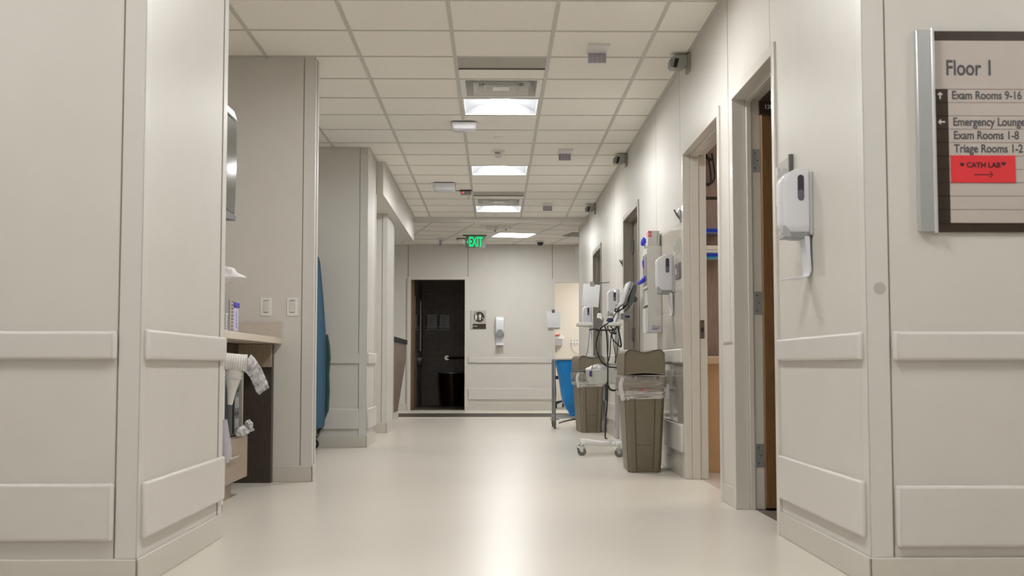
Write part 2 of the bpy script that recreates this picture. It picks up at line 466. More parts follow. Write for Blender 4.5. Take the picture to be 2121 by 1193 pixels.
# toilet
for nm, q in (('left', (-1.50, -1.38, 20.52, 22.9, 0, 2.6)), ('back', (-1.5, 0.2, 22.9, 22.96, 0, 2.6)), ('right', (0.1, 0.16, 20.43, 22.9, 0, 2.6))):
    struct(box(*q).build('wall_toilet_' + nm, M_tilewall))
struct(box(-1.5, 0.2, 20.43, 22.96, 2.6, 2.65).build('ceiling_toilet', M_tile))
b = MB()
for z in (0.33, 0.63, 0.93, 1.23, 1.53, 1.83, 2.13, 2.43): b.box(-1.38, 0.1, 22.897, 22.9, z, z + 0.005)
for i, z in enumerate((0, 0.33, 0.63, 0.93, 1.23, 1.53, 1.83, 2.13)):
    for x in (-1.05, -0.45) if i % 2 else (-0.75, -0.15): b.box(x, x + 0.004, 22.897, 22.9, z, z + 0.3)
struct(b.build('trim_6', mat('grout', (0.13, 0.115, 0.10), 0.7)))
# right far room
b = MB(); b.box(0.24, 0.3, 20.43, 23.5, 0, 2.7); b.box(0.24, 3.5, 23.5, 23.56, 0, 2.7); b.box(3.5, 3.56, 20.43, 23.5, 0, 2.7)
struct(b.build('wall_far_room', M_cream)); struct(box(0.24, 3.56, 20.43, 23.56, 2.7, 2.75).build('ceiling_far_room', M_tile))

# vinyl seams in the wall covering
b = MB()
for x, z0 in ((-1.453, 2.23), (-0.45, 2.23), (0.964, 2.2)): b.box(x - 0.005, x + 0.005, YE - 0.002, YE, z0, FZ)
b.box(-1.49, -1.48, YE - 0.002, YE, 0.1, 2.2)
struct(b.build('trim_7', M_seam))
b = MB()
M_seam2 = mat('seam_soft', (0.42, 0.39, 0.34), 0.5)
for y, z0 in ((5.42, 2.18), (6.41, 0.86), (6.41, 2.18), (8.10, 2.0), (9.32, 0.9), (12.6, 0.9)):
    b.box(XR - 0.001, XR, y - 0.0015, y + 0.0015, z0, CZ)
b.box(XR - 0.004, XR, 6.36, 6.60, 0.855, 0.865)
struct(b.build('trim_8', M_seam2))

# baseboards
b = MB(); bt = 0.010; bh = 0.102
b.box(-5, XL + bt, YF - bt, YF, 0, bh); b.box(XL, XL + bt, YF - bt, 5.285 + bt, 0, bh)
b.box(-2.05, -1.17 + bt, 7.8 - bt, 7.8, 0, bh); b.box(-1.17, -1.17 + bt, 7.8 - bt, 7.97, 0, bh)
b.box(-2.05, -1.17 + bt, 11.08 - bt, 11.08, 0, bh); b.box(-1.17, -1.17 + bt, 11.08 - bt, 11.87, 0, bh)
b.box(-2.05, -1.197 + bt, 13.42 - bt, 13.42, 0, bh + 0.01); b.box(-1.197, -1.197 + bt, 13.42 - bt, 14.36, 0, bh + 0.01)
b.box(-2.05, -2.05 + bt, 5.3, 13.42, 0, bh)
struct(b.build('baseboard_left', M_base, bevel=0.004))
b = MB()
y = YF - bt
for a, c in OPEN + [(17.95, 0)]:
    b.box(XR - bt, XR, y, a - 0.053, 0, bh); y = c + 0.053
b.box(XR - bt, 5, YF - bt, YF, 0, bh)
struct(b.build('baseboard_right', M_base, bevel=0.004))
b = MB(); b.box(-5, -1.47, YE - bt, YE, 0, 0.115); b.box(-0.455, 0.965, YE - bt, YE, 0, 0.115)
struct(b.build('baseboard_end', M_base, bevel=0.003))

# corner guards (trim)
GSEAM = MB()
def guard(xc, yc, sx, sy, z0, z1, w=0.068, t=0.004, n=9):
    """L guard round a corner (xc,yc); sx,sy = direction the wall runs away from the corner in x and in y"""
    b = MB()
    ax, ay = xc - sx*t, yc - sy*t
    g = 0.0045; e = 0.0015
    GSEAM.box(xc + sx*w, xc + sx*(w + g), yc, yc - sy*e, z0 + 0.002, z1)
    GSEAM.box(xc, xc - sx*e, yc + sy*w, yc + sy*(w + g*1.6), z0 + 0.002, z1)
    b.box(ax, xc + sx*w, ay, yc, z0, z1); b.box(ax, xc, ay, yc + sy*w, z0, z1)
    return struct(b.build('trim_%d' % n, M_guard, bevel=0.0035, seg=3))
guard(XL, YF, -1, 1, bh, CZ, n=9); guard(XL, 5.285, -1, -1, bh, CZ, n=10)
guard(-1.17, 7.8, -1, 1, bh, CZ, n=11); guard(-1.17, 11.08, -1, 1, bh, CZ, n=12)
guard(-1.17, 7.96, -1, -1, bh, CZ, n=13, w=0.06); guard(-1.17, 11.86, -1, -1, bh, 2.42, n=14, w=0.05)
guard(-1.197, 13.42, -1, 1, bh + 0.01, 2.42, w=0.05, n=15); guard(-1.197, 14.35, -1, -1, bh, 2.42, w=0.04, n=16)
guard(XR, YF, 1, 1, bh, CZ, n=17, w=0.072); guard(XR, 17.95, 1, -1, bh, FZ, n=18, w=0.05)

struct(GSEAM.build('trim_19', mat('guard_seam', (0.20, 0.18, 0.15), 0.6)))
# bumper rails ---------------------------------------------------------------
def rail(x0, x1, y0, y1, z0, z1, side, label, capends=()):
    """side: direction the rail's face looks; built as a hollow-looking rounded board with end caps"""
    t = 0.022
    b = MB()
    if side == '-y': b.box(x0, x1, y0 - t, y0, z0, z1)
    if side == '+x': b.box(x0, x0 + t, y0, y1, z0, z1)
    if side == '-x': b.box(x0 - t, x0, y0, y1, z0, z1)
    o = thing('bumper_rail', label, 'wall bumper rail', ((x0 + x1)/2, (y0 + y1)/2, z0), group='wall bumper rails')
    b.build('rail_board', M_rail, o, bevel=0.0105, seg=4)
    e = 0.022; g = 0.001
    for en in capends:
        c = MB()
        if side == '-y':
            xa, xb = (x0 - g, x0 + e) if en < 0 else (x1 - e, x1 + g)
            c.box(xa, xb, y0 - t - g, y0, z0 - g, z1 + g)
        elif side == '+x':
            ya, yb = (y0 - g, y0 + e) if en < 0 else (y1 - e, y1 + g)
            c.box(x0, x0 + t + g, ya, yb, z0 - g, z1 + g)
        else:
            ya, yb = (y0 - g, y0 + e) if en < 0 else (y1 - e, y1 + g)
            c.box(x0 - t - g, x0, ya, yb, z0 - g, z1 + g)
        c.build('end_cap', M_cap, o, bevel=0.0105, seg=4)
    return o
U0, U1, L0, L1 = 0.757, 0.85, 0.162, 0.349
rail(-4.8, -1.252, YF, YF, U0, U1, '-y', 'upper beige bumper rail running off the left edge of the photo', (1,))
rail(-4.8, -1.252, YF, YF, L0, L1, '-y', 'wide lower beige bumper rail running off the left edge of the photo', (1,))
rail(XL, XL, 4.085, 5.27, U0, U1 + 0.008, '+x', 'narrow upper bumper rail on corridor side of the nearest left wall', (-1,))
rail(XL, XL, 4.085, 5.27, L0, L1, '+x', 'wide lower bumper rail on corridor side of the nearest left wall', (-1,))
rail(1.33, 4.8, YF, YF, U0 - 0.003, U1, '-y', 'upper bumper rail below the floor directory sign', (-1,))
rail(1.33, 4.8, YF, YF, L0 - 0.025, L1 - 0.01, '-y', 'wide lower bumper rail below the floor directory sign', (-1,))
rail(XR, XR, 4.085, 5.29, U0, U1, '-x', 'upper bumper rail below the nearest hand sanitizer dispenser', (-1,))
rail(XR, XR, 4.085, 5.29, L0, L1, '-x', 'wide lower bumper rail below the nearest hand sanitizer dispenser', (-1,))
rail(XR, XR, 8.02, 10.42, U0, U1, '-x', 'upper bumper rail on right wall behind the nearer waste bin', (-1,))
rail(XR, XR, 8.02, 10.42, L0, L1, '-x', 'wide lower bumper rail on right wall behind the nearer waste bin', (-1,))
rail(XR, XR, 11.72, 14.12, U0, U1, '-x', 'upper bumper rail on right wall behind the farther waste bin')
rail(XR, XR, 11.72, 14.12, L0, L1, '-x', 'wide lower bumper rail on right wall behind the farther waste bin')
rail(XR, XR, 15.36, 17.88, U0, U1, '-x', 'upper bumper rail at the far end of the right wall beyond the linen hamper')
rail(-2.0, -1.238, 11.08, 11.08, U0, U1, '-y', 'upper bumper rail on the wall facing us behind the blue covered cart')
rail(-2.0, -1.238, 11.08, 11.08, L0, L1, '-y', 'wide lower bumper rail on the wall facing us behind the blue covered cart')
rail(-1.17, -1.17, 11.10, 11.85, U0, U1 + 0.005, '+x', 'short upper bumper rail on the corridor side of the left pier')
rail(-1.17, -1.17, 11.10, 11.85, L0, L1, '+x', 'short wide lower bumper rail on the corridor side of the left pier')
rail(-0.443, 0.967, YE, YE, 0.785, 0.88, '-y', 'upper bumper rail on far wall under the white dispenser')
rail(-0.443, 0.967, YE, YE, 0.175, 0.365, '-y', 'wide lower bumper rail low on the far wall between the two doorways')

# ------------------------------------------------------------------ doors
def frame_right(n, a, c, m, xa, xb):
    root = thing('door_%d' % n, '', '', (XR, (a + c)/2, 0)); del root['label']; del root['category']; struct(root)
    b = MB(); w = 0.052; h = DH
    for (e, s) in ((a, -1), (c, 1)):       # s = direction into the wall
        b.box(1.238, xa, e, e + s*w, 0, h + w)
        b.box(xa, xb, e - s*0.014, e + s*w, 0, h + w)
        b.box(xb, XI + 0.008, e, e + s*w, 0, h + w)
    b.box(1.2374, xa, a - w + 0.0015, c + w - 0.0015, h - 0.0006, h + w - 0.0006)
    b.box(xa, xb, a, c, h - 0.014, h + w - 0.001)
    b.box(xb, XI + 0.008, a, c, h, h + w - 0.001)
    b.build('door_frame', m, root, bevel=0.003)
    return root
d1 = frame_right(1, *OPEN[0], M_frame, 1.311, 1.338)
leaf = box(1.384, 2.17, 6.212, 6.256, 0.012, 2.105).build('door_leaf', M_doorwood, d1, bevel=0.002)
for z in (1.805, 1.06, 0.275):
    h = MB(); h.box(1.345, 1.383, 6.2575, 6.2615, z - 0.06, z + 0.06)
    hh = h.build('hinge', mat('hinge_steel', (0.36, 0.38, 0.41), 0.4, metal=0.6), d1)
    for k, dz in enumerate((-0.04, 0.0, 0.04)):
        s = MB(); xx = 1.358 + 0.012*(k % 2); s.cyl((xx, 6.2575, z + dz), (xx, 6.2563, z + dz), 0.005, n=10)
        s.build('screw', M_steel_dark, hh)
pl = box(1.368, 1.56, 6.196, 6.2118, 2.035, 2.108).build('number_plate', mat('door_plate_brown', (0.06, 0.035, 0.02), 0.4), leaf, bevel=0.002)
pl['_w'] = d1['_w']
text('1205', 0.030, M_wtext, pl, face_cam(1.395, 6.195, 2.075), bold=0.0006)
d2 = frame_right(2, *OPEN[1], M_frame, 1.286, 1.339)
yj = OPEN[1][1]
st = MB(); st.box(1.345, 1.372, yj - 0.004, yj + 0.001, 0.915, 1.035)
sp = st.build('strike_plate', mat('strike_bronze', (0.17, 0.145, 0.12), 0.4, metal=0.6), d2)
box(1.352, 1.365, yj - 0.006, yj - 0.004, 0.955, 0.985).build('latch_hole', M_black, sp)
for z in (1.02, 0.93):
    MB().cyl((1.358, yj - 0.004, z), (1.358, yj - 0.0055, z), 0.005, n=10).build('screw', M_chrome, sp)
box(1.395, 2.60, 6.645, 6.690, 0.012, 2.115).build('door_leaf', M_doorwood, d2, bevel=0.002)
d3 = frame_right(3, *OPEN[2], M_frame_dark, 1.285, 1.331)
box(1.332, 1.376, OPEN[2][0] + 0.003, OPEN[2][1] - 0.003, 0.012, 2.112).build('door_leaf', mat('door_taupe', (0.16, 0.14, 0.11), 0.5, noise=0.05), d3, bevel=0.002)
for z in (1.88, 1.035, 0.25):
    yh = OPEN[2][1] - 0.04
    h = MB(); h.cyl((1.322, yh, z - 0.06), (1.322, yh, z + 0.06), 0.010, n=10); h.box(1.322, 1.3315, yh - 0.06, yh, z - 0.055, z + 0.055)
    h.build('hinge', M_steel_dark, d3)
d4 = frame_right(4, *OPEN[3], M_frame_dark, 1.285, 1.331)
box(1.332, 1.376, OPEN[3][0] + 0.003, OPEN[3][1] - 0.003, 0.012, 2.112).build('door_leaf', MATS['door_taupe'], d4, bevel=0.002)
# far wall doors
d5 = thing('door_5', '', '', (-0.95, YE, 0)); del d5['label']; del d5['category']; struct(d5)
b = MB()
for x0, x1 in ((-1.46, -1.408), (-0.505, -0.453)): b.box(x0, x1, YE - 0.012, YE + 0.145, 0, 2.235)
b.box(-1.46, -0.453, YE - 0.0115, YE + 0.144, 2.181, 2.235)
b.build('door_frame', M_frame, d5, bevel=0.002)
box(-2.3, -1.366, YE + 0.15, YE + 0.195, 0.01, 2.2).build('door_leaf', M_doorwood, d5)
h = MB(); h.box(-0.5065, -0.5045, YE + 0.03, YE + 0.10, 0.99, 1.08)
hp = h.build('latch_plate', M_black, d5)
h = MB(); h.cyl((-0.5065, YE + 0.065, 1.04), (-0.514, YE + 0.065, 1.04), 0.012, n=12); h.build('latch_bolt', M_chrome, hp)
d6 = thing('door_6', '', '', (1.5, YE, 0)); del d6['label']; del d6['category']; struct(d6)
b = MB()
for x0, x1 in ((0.97, 1.006), (2.047, 2.09)): b.box(x0, x1, YE - 0.012, YE + 0.145, 0, 2.185)
b.box(0.97, 2.09, YE - 0.0115, YE + 0.144, 2.133, 2.185)
b.build('door_frame', M_frame, d6, bevel=0.002)

# ================================================================== CEILING THINGS
def troffer(y0, label, z=CZ):
    x0 = X0 + 0.013; x1 = X0 + T - 0.013; ya = y0 + 0.013; yb = y0 + T - 0.013
    o = thing('ceiling_light', label, 'ceiling light', ((x0 + x1)/2, (ya + yb)/2, z), group='recessed square ceiling lights')
    zt = z + 0.10; xm = (x0 + x1)/2
    b = MB(); t = 0.004
    # pan : curved reflector wings (a shell)
    n = 12; prof = []
    for i in range(n + 1):
        u = i / n; x = x0 + (xm - 0.075 - x0) * u
        prof.append((x, z + 0.004 + 0.088 * math.sin(u * PI/2) ** 0.8))
    right = [(2*xm - x, zz) for x, zz in prof][::-1]
    line = prof + right
    L = []
    for y in (ya, yb):
        L.append([(x, y, zz) for x, zz in line] + [(x, y, zz + t) for x, zz in line[::-1]])
    b.ring(L)
    # end walls
    for y in (ya, yb):
        s = 1 if y == ya else -1
        b.box(x0, x1, y, y + s*0.003, z, zt)
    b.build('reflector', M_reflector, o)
    f = MB()
    f.box(x0, x0 + 0.014, ya, yb, z - 0.002, z + 0.003); f.box(x1 - 0.014, x1, ya, yb, z - 0.002, z + 0.003)
    f.box(x0, x1, ya, ya + 0.012, z - 0.0021, z + 0.0031); f.box(x0, x1, yb - 0.012, yb, z - 0.0021, z + 0.0031)
    f.build('rim', M_white2, o)
    # half-cylinder lens
    l = MB(); r = 0.078
    L = []
    for y in (ya + 0.012, yb - 0.012):
        L.append([(xm + r*math.cos(PI + PI*i/14), y, z + 0.088 + 0.9*r*math.sin(PI + PI*i/14)) for i in range(15)])
    l.ring(L); l.build('lens', M_lens, o, smooth=True)
    return o
troffer(ROW(3), 'nearest fully visible recessed ceiling light, right behind the square air diffuser')
troffer(ROW(8), 'recessed ceiling light beyond the round fire detector, second of the full panels')
troffer(ROW(13), 'recessed ceiling light behind the farther square diffuser, last before the beam')
troffer(ROW(-2), 'ceiling light showing only its bright edge at the top of the photo')
for k in (-7, -12, -17):
    troffer(ROW(k), 'recessed square ceiling light above the near lobby, out of the photo')
# lobby lights left and right of the camera
def panel_light(cx, cy, z, hw, hd, m, label, M=None, thick=0.05, grp=None):
    o = thing('ceiling_light', label, 'ceiling light', (cx, cy, z - thick), group=grp)
    f = MB(); f.box(cx-hw, cx+hw, cy-hd, cy-hd+0.02, z-thick, z); f.box(cx-hw, cx+hw, cy+hd-0.02, cy+hd, z-thick, z)
    f.box(cx-hw, cx-hw+0.02, cy-hd+0.02, cy+hd-0.02, z-thick, z); f.box(cx+hw-0.02, cx+hw, cy-hd+0.02, cy+hd-0.02, z-thick, z)
    f.build('rim', M_white2, o)
    box(cx-hw+0.02, cx+hw-0.02, cy-hd+0.02, cy+hd-0.02, z-thick+0.006, z-thick+0.016).build('lens', m, o)
    return o
M_lenslobby = mat('lobby_lamp_lens', (0.9, 0.9, 0.9), 0.4, emit=LAMP_COL, estr=17.5)
M_lensroom2 = mat('far_room_lamp_lens', (0.9, 0.9, 0.9), 0.4, emit=(1.0, 0.96, 0.90), estr=24.0)
M_lensroom = mat('room_lamp_lens', (0.9, 0.9, 0.9), 0.4, emit=(1.0, 0.93, 0.83), estr=14.0)
for (x, y) in ((-2.3, 2.9), (2.6, 2.9)):
    panel_light(x, y, CZ, 0.3, 0.3, M_lenslobby, 'flat square ceiling light above the near lobby, out of the photo', grp='lobby ceiling lights out of the photo')
panel_light(2.9, 8.0, 2.70, 0.3, 0.6, M_lensroom, 'ceiling light inside the lit exam room, out of the photo')
panel_light(2.2, 22.0, 2.70, 0.3, 0.6, M_lensroom2, 'ceiling light inside the cream room at far right, out of the photo')
panel_light(-3.2, 18.2, FZ, 0.3, 0.3, M_lenslobby, 'flat ceiling light above the far hall to the left, out of the photo')
panel_light(3.2, 19.0, FZ, 0.3, 0.3, M_lenslobby, 'flat ceiling light above the far hall to the right, out of the photo')
panel_light(-3.2, 15.2, 2.42, 0.3, 0.3, M_lenslobby, 'ceiling light above the nurses desk, out of the photo')
# slanted flat lamp in the far ceiling
o = thing('ceiling_light', 'flat bright lamp set askew in the far ceiling beside the exit sign', 'ceiling light', (0.29, 18.88, FZ))
b = MB(); 
for q in ((-.3, .3, -.3, -.285), (-.3, .3, .285, .3), (-.3, -.285, -.285, .285), (.285, .3, -.285, .285)): b.box(*q, FZ - 0.001, FZ + 0.018, M=RZ)
b.build('rim', M_white2, o)
b = MB(); b.box(-.285, .285, -.285, .285, FZ + 0.012, FZ + 0.02, M=RZ); b.build('lens', M_lensfar, o)

def diffuser(y0, label):
    x0 = X0 + 0.013; x1 = X0 + T - 0.013; ya = y0 + 0.013; yb = y0 + T - 0.013
    xm, ym = (x0+x1)/2, (ya+yb)/2
    o = thing('air_diffuser', label, 'ceiling vent', (xm, ym, CZ))
    b = MB()
    def cone(h0, h1, z0, z1, t=0.003):
        for tt in (0, t):
            pass
        A = [(xm-h0, ym-h0, z0), (xm+h0, ym-h0, z0), (xm+h0, ym+h0, z0), (xm-h0, ym+h0, z0)]
        Bq = [(xm-h1, ym-h1, z1), (xm+h1, ym-h1, z1), (xm+h1, ym+h1, z1), (xm-h1, ym+h1, z1)]
        A2 = [(x, y, z + t) for x, y, z in A]; B2 = [(x, y, z + t) for x, y, z in Bq]
        for i in range(4):
            j = (i+1) % 4
            c.add([A[i], A[j], Bq[j], Bq[i], A2[i], A2[j], B2[j], B2[i]], [(0,1,2,3), (7,6,5,4), (0,4,5,1), (3,2,6,7), (1,5,6,2), (0,3,7,4)])
    c = MB(); cone(0.293, 0.255, CZ, CZ + 0.002); cone(0.255, 0.225, CZ + 0.002, CZ + 0.11); c.build('outer_frame', M_white2, o)
    for (h0, h1) in ((0.200, 0.165), (0.125, 0.095)):
        c = MB(); cone(h0, h1, CZ - 0.004, CZ + 0.06); c.build('cone_blade', M_white2, o)
    c = MB(); c.box(xm-0.06, xm+0.06, ym-0.06, ym+0.06, CZ + 0.0, CZ + 0.004); c.build('centre_plate', M_white2, o)
    c = MB(); c.cyl((xm, ym, CZ + 0.113), (xm, ym, CZ + 0.118), 0.15, n=32); c.build('duct_opening', M_dkgrey, o)
    c = MB(); c.box(xm-0.225, xm+0.225, ym-0.225, ym+0.225, CZ + 0.119, CZ + 0.124)
    for a in (0.7, 2.3): c.tube([(xm-0.2*math.cos(a), ym-0.2*math.sin(a), CZ+0.07), (xm+0.2*math.cos(a), ym+0.2*math.sin(a), CZ+0.07)], 0.004)
    c.build('backing', M_midgrey, o)
    return o
diffuser(ROW(2), 'square white air diffuser in front of the nearest full ceiling light')
diffuser(ROW(12), 'farther square air diffuser in front of the last ceiling light before the beam')
for k, lab in ((1, 'nearer dull grey slot panel in the ceiling before the square diffuser'), (11, 'farther grey slot panel in the ceiling before the second diffuser')):
    o = thing('ceiling_grille', lab, 'ceiling vent', (X0 + T/2, ROW(k) + 0.15, CZ - 0.012))
    box(X0 + 0.014, X0 + T - 0.014, ROW(k) + 0.01, ROW(k) + 0.29, CZ - 0.004, CZ).build('panel', M_darkband, o)
    box(X0 + 0.014, X0 + T - 0.014, ROW(k) + 0.29, ROW(k) + 0.302, CZ - 0.012, CZ).build('slot_lip', M_steel_dark, o)

def access_point(x0, x1, y0, d, h, label, led):
    xm = (x0 + x1)/2
    o = thing('access_point', label, 'wireless access point', (xm, y0 + d/2, CZ - h))
    box(x0 + 0.02, x1 - 0.02, y0 + 0.01, y0 + d - 0.01, CZ - 0.010, CZ - 0.004).build('mounting_plate', M_steel_dark, o)
    b = MB(); b.rrect([(CZ - 0.010, x0, x1, y0, y0 + d, 0.03), (CZ - h*0.55, x0, x1, y0, y0 + d, 0.03), (CZ - h*0.9, x0 + 0.008, x1 - 0.008, y0 + 0.01, y0 + d - 0.01, 0.03), (CZ - h, x0 + 0.02, x1 - 0.02, y0 + 0.02, y0 + d - 0.02, 0.03)])
    b.build('cover', M_white, o, smooth=True)
    c = MB(); c.cyl((xm, y0 + 0.05, CZ - h + 0.001), (xm, y0 + 0.05, CZ - h - 0.0015), 0.006 , n=10); c.build('status_light', led, o)
    return o
access_point(-0.365, -0.150, 9.84, 0.20, 0.065, 'white wireless box on the ceiling just beyond the nearest full light', M_blueled)
access_point(-0.688, -0.435, 13.17, 0.24, 0.085, 'rounded white wireless box on the ceiling beside the small red-lit sensor', M_midgrey)

o = thing('red_light_sensor', 'small dark sensor with a red light hanging from the ceiling', 'sensor', (-0.33, 13.8, 2.66))
box(-0.40, -0.27, 13.74, 13.86, CZ - 0.012, CZ - 0.0035).build('mounting_plate', M_black, o)
box(-0.393, -0.275, 13.75, 13.85, CZ - 0.05, CZ - 0.012).build('body', M_midgrey, o, bevel=0.004)
box(-0.375, -0.355, 13.746, 13.75, CZ - 0.04, CZ - 0.026).build('status_light', M_redled, o)
b = MB(); b.tube([(-0.45, 13.76, CZ - 0.008), (-0.40, 13.77, CZ - 0.012)], 0.003, smooth=False); b.tube([(-0.28, 13.86, CZ - 0.03), (-0.32, 14.3, CZ - 0.02), (-0.30, 14.5, CZ - 0.006)], 0.003)
b.build('wire', M_steel_dark, o)

for i, (x, y) in enumerate(((0.65, 7.44), (0.655, 11.12), (0.655, 14.85))):
    if i == 0:
        o = thing('ceiling_sensor', 'nearest white ceiling bracket with ribbed lavender front, right of the lights', 'ceiling sensor', (x, y + 0.1, CZ - 0.09), group='ribbed ceiling sensors')
        box(x - 0.068, x + 0.068, y, y + 0.20, CZ - 0.018, CZ).build('mounting_plate', M_white2, o, bevel=0.003)
        box(x - 0.058, x + 0.058, y + 0.17, y + 0.19, CZ - 0.078, CZ - 0.018).build('hanging_flag', M_lav, o)
        r = MB()
        for k in range(5): r.box(x - 0.058 + 0.028*k, x - 0.055 + 0.028*k, y + 0.167, y + 0.17, CZ - 0.078, CZ - 0.018)
        r.build('rib', mat('pale_rib', (0.55, 0.53, 0.58), 0.4), o)
        s0 = o
    else:
        copy_tree(s0, (x, y + 0.1, CZ - 0.09), ['', 'ribbed lavender ceiling sensor level with the round fire detector', 'farthest ribbed ceiling sensor, right of the last diffuser'][i])

# fire detector and sprinkler covers
o = thing('fire_detector', 'round white fire detector on the ceiling between two lights', 'fire detector', (0.03, 11.25, 2.65))
MB().lathe([(0.0, 0), (0.062, 0), (0.058, -0.018), (0, -0.018)], (0.03, 11.2, CZ)).build('base', M_white2, o, smooth=True)
b = MB(); b.lathe([(0.038, -0.018), (0.036, -0.05), (0.032, -0.062), (0.0, -0.064)], (0.03, 11.2, CZ)); b.build('sensor_head', M_white2, o, smooth=True)
MB().lathe([(0.030, -0.062), (0.026, -0.072), (0.0, -0.075)], (0.03, 11.2, CZ)).build('strobe_lens', M_white, o, smooth=True)
text('FIRE', 0.026, mat('red_fire_ink', (0.35, 0.12, 0.10), 0.6), o, face_cam(0.0, 11.159, CZ - 0.036), bold=0.0004)
for (x, y, lab) in ((0.028, 10.57, 'round flat sprinkler cover on the ceiling before the fire detector'), (0.02, 16.05, 'small round sprinkler cover on the ceiling near the beam')):
    tag(MB().lathe([(0.0, 0), (0.045, 0), (0.045, -0.006), (0.038, -0.010), (0, -0.010)], (0, 0, 0)).build('sprinkler_cover', M_tile, origin=(0, 0, 0)), lab, 'sprinkler')
    COL.objects[-1].location = (x, y, CZ)

# wall boxes at the top of the right wall
labs = ['nearest grey wedge shaped box high on the right wall at the ceiling', 'middle grey wedge box high on the right wall, above the open exam door', 'farthest and smallest grey wedge box high on the right wall near the beam']
for i, y in enumerate((7.64, 11.32, 14.90)):
    if i == 0:
        o = thing('wall_sensor', labs[0], 'wall sensor', (1.25, y, 2.62), group='wedge boxes along the right wall')
        box(1.232, 1.25, y - 0.02, y + 0.10, 2.62, 2.725).build('wall_plate', mat('shadow_plate_taupe', (0.34, 0.33, 0.28), 0.5), o)  # back plate reaching below the housing, its taupe stands in for the shadow
        b = MB(); b.prism([(1.232, 2.725), (1.150, 2.722), (1.118, 2.695), (1.125, 2.640), (1.195, 2.637), (1.232, 2.66)], y, y + 0.09, 'y')
        b.build('housing', mat('grey_green_plastic', (0.36, 0.38, 0.33), 0.45), o, bevel=0.004)
        b = MB(); b.prism([(1.178, 2.700), (1.152, 2.702), (1.150, 2.690), (1.140, 2.643), (1.162, 2.641)], y - 0.003, y, 'y'); b.build('dark_slot', M_black, o)
        b = MB(); b.box(1.118, 1.138, y - 0.004, y + 0.088, 2.650, 2.695); b.build('lens_cover', M_midgrey, o, bevel=0.003)
        w0 = o
    else: copy_tree(w0, (1.25, y, 2.62), labs[i])

# exit sign
o = thing('exit_sign', 'green lit EXIT sign hanging below the far ceiling', 'exit sign', (-0.307, 18.84, 2.57))
box(-0.50, -0.13, 18.81, 18.87, 2.757, FZ - 0.0035).build('ceiling_canopy', M_steel_dark, o)
box(-0.458, -0.150, 18.836, 18.846, 2.570, 2.757).build('plate', M_exitplate, o)
text('EXIT', 0.205, M_green_lit, o, face_cam(-0.408, 18.832, 2.662), sx=0.50, bold=0.007, extrude=0.002)
b = MB(); b.prism([(-0.415, 2.70), (-0.445, 2.662), (-0.415, 2.625), (-0.422, 2.662)], 18.830, 18.834, 'y'); b.build('arrow', M_green_lit, o)

# small devices on the far ceiling
o = thing('dome_camera', 'black dome camera under a pale disc on the far ceiling', 'camera', (0.74, 19.73, FZ - 0.1))
MB().lathe([(0, 0), (0.085, 0), (0.080, -0.02), (0, -0.02)], (0.74, 19.73, FZ - 0.003)).build('base', M_white2, o, smooth=True)
MB().lathe([(0.052, -0.02), (0.050, -0.045), (0.035, -0.068), (0.0, -0.078)], (0.74, 19.73, FZ - 0.003)).build('dome', M_black, o, smooth=True)
o = thing('ceiling_bracket', 'small white bracket hanging from the far ceiling above the toilet doorway', 'ceiling bracket', (-0.87, 19.3, FZ - 0.15))
box(-0.93, -0.80, 19.25, 19.40, FZ - 0.03, FZ - 0.003).build('plate', M_white, o)
box(-0.89, -0.85, 19.28, 19.33, FZ - 0.12, FZ - 0.03).build('stem', M_lav, o)
o = thing('ceiling_sensor', 'pale boxy sensor on the far ceiling just left of the exit sign', 'ceiling sensor', (-0.56, 19.3, FZ - 0.08))
box(-0.62, -0.47, 19.27, 19.42, FZ - 0.012, FZ - 0.003).build('plate', M_steel_dark, o)
box(-0.60, -0.49, 19.28, 19.39, FZ - 0.085, FZ - 0.012).build('housing', M_white2, o, bevel=0.01)
o = thing('ceiling_bracket', 'long folded white metal bracket across the ceiling just past the beam', 'ceiling bracket', (-0.05, 17.7, FZ - 0.06))
b = MB(); b.prism([(-0.22, 17.45), (-0.20, 17.72), (0.10, 17.74), (0.14, 17.60), (0.24, 17.60), (0.24, 17.50), (0.06, 17.50), (0.02, 17.66), (-0.12, 17.64), (-0.14, 17.45)], FZ - 0.055, FZ - 0.003, 'z'); b.build('channel', M_white2, o)
b = MB()
for x in (0.0, 0.16): b.cyl((x, 17.55 if x > .1 else 17.70, FZ - 0.055), (x, 17.55 if x > .1 else 17.70, FZ - 0.075), 0.012, n=10)
b.build('knob', M_midgrey, o)
o = thing('return_grille', 'grey slatted air return in the far ceiling at the right wall corner', 'ceiling vent', (1.42, 18.9, FZ))
Mg = Matrix.Translation((1.40, 18.75, 0)) @ Matrix.Rotation(ANG, 4, 'Z')
b = MB(); b.box(-0.29, 0.29, -0.29, 0.29, FZ - 0.006, FZ - 0.003, M=Mg); b.build('frame', M_midgrey, o)
b = MB()
for k in range(14): b.box(-0.27, 0.27, -0.27 + 0.04*k, -0.25 + 0.04*k, FZ - 0.010, FZ - 0.006, M=Mg)
b.build('louvre', M_darkband, o)
o = thing('wall_horn', 'small pale horn near the ceiling on far wall above the lit doorway', 'alarm horn', (1.37, YE, 2.62))
box(1.34, 1.43, YE - 0.03, YE, 2.62, 2.74).build('housing', M_white2, o, bevel=0.008)
MB().lathe([(0, -0.03), (0.035, -0.03), (0.03, -0.05), (0, -0.055)], (1.385, YE, 2.68), axis='y').build('lens', M_white, o, smooth=True)

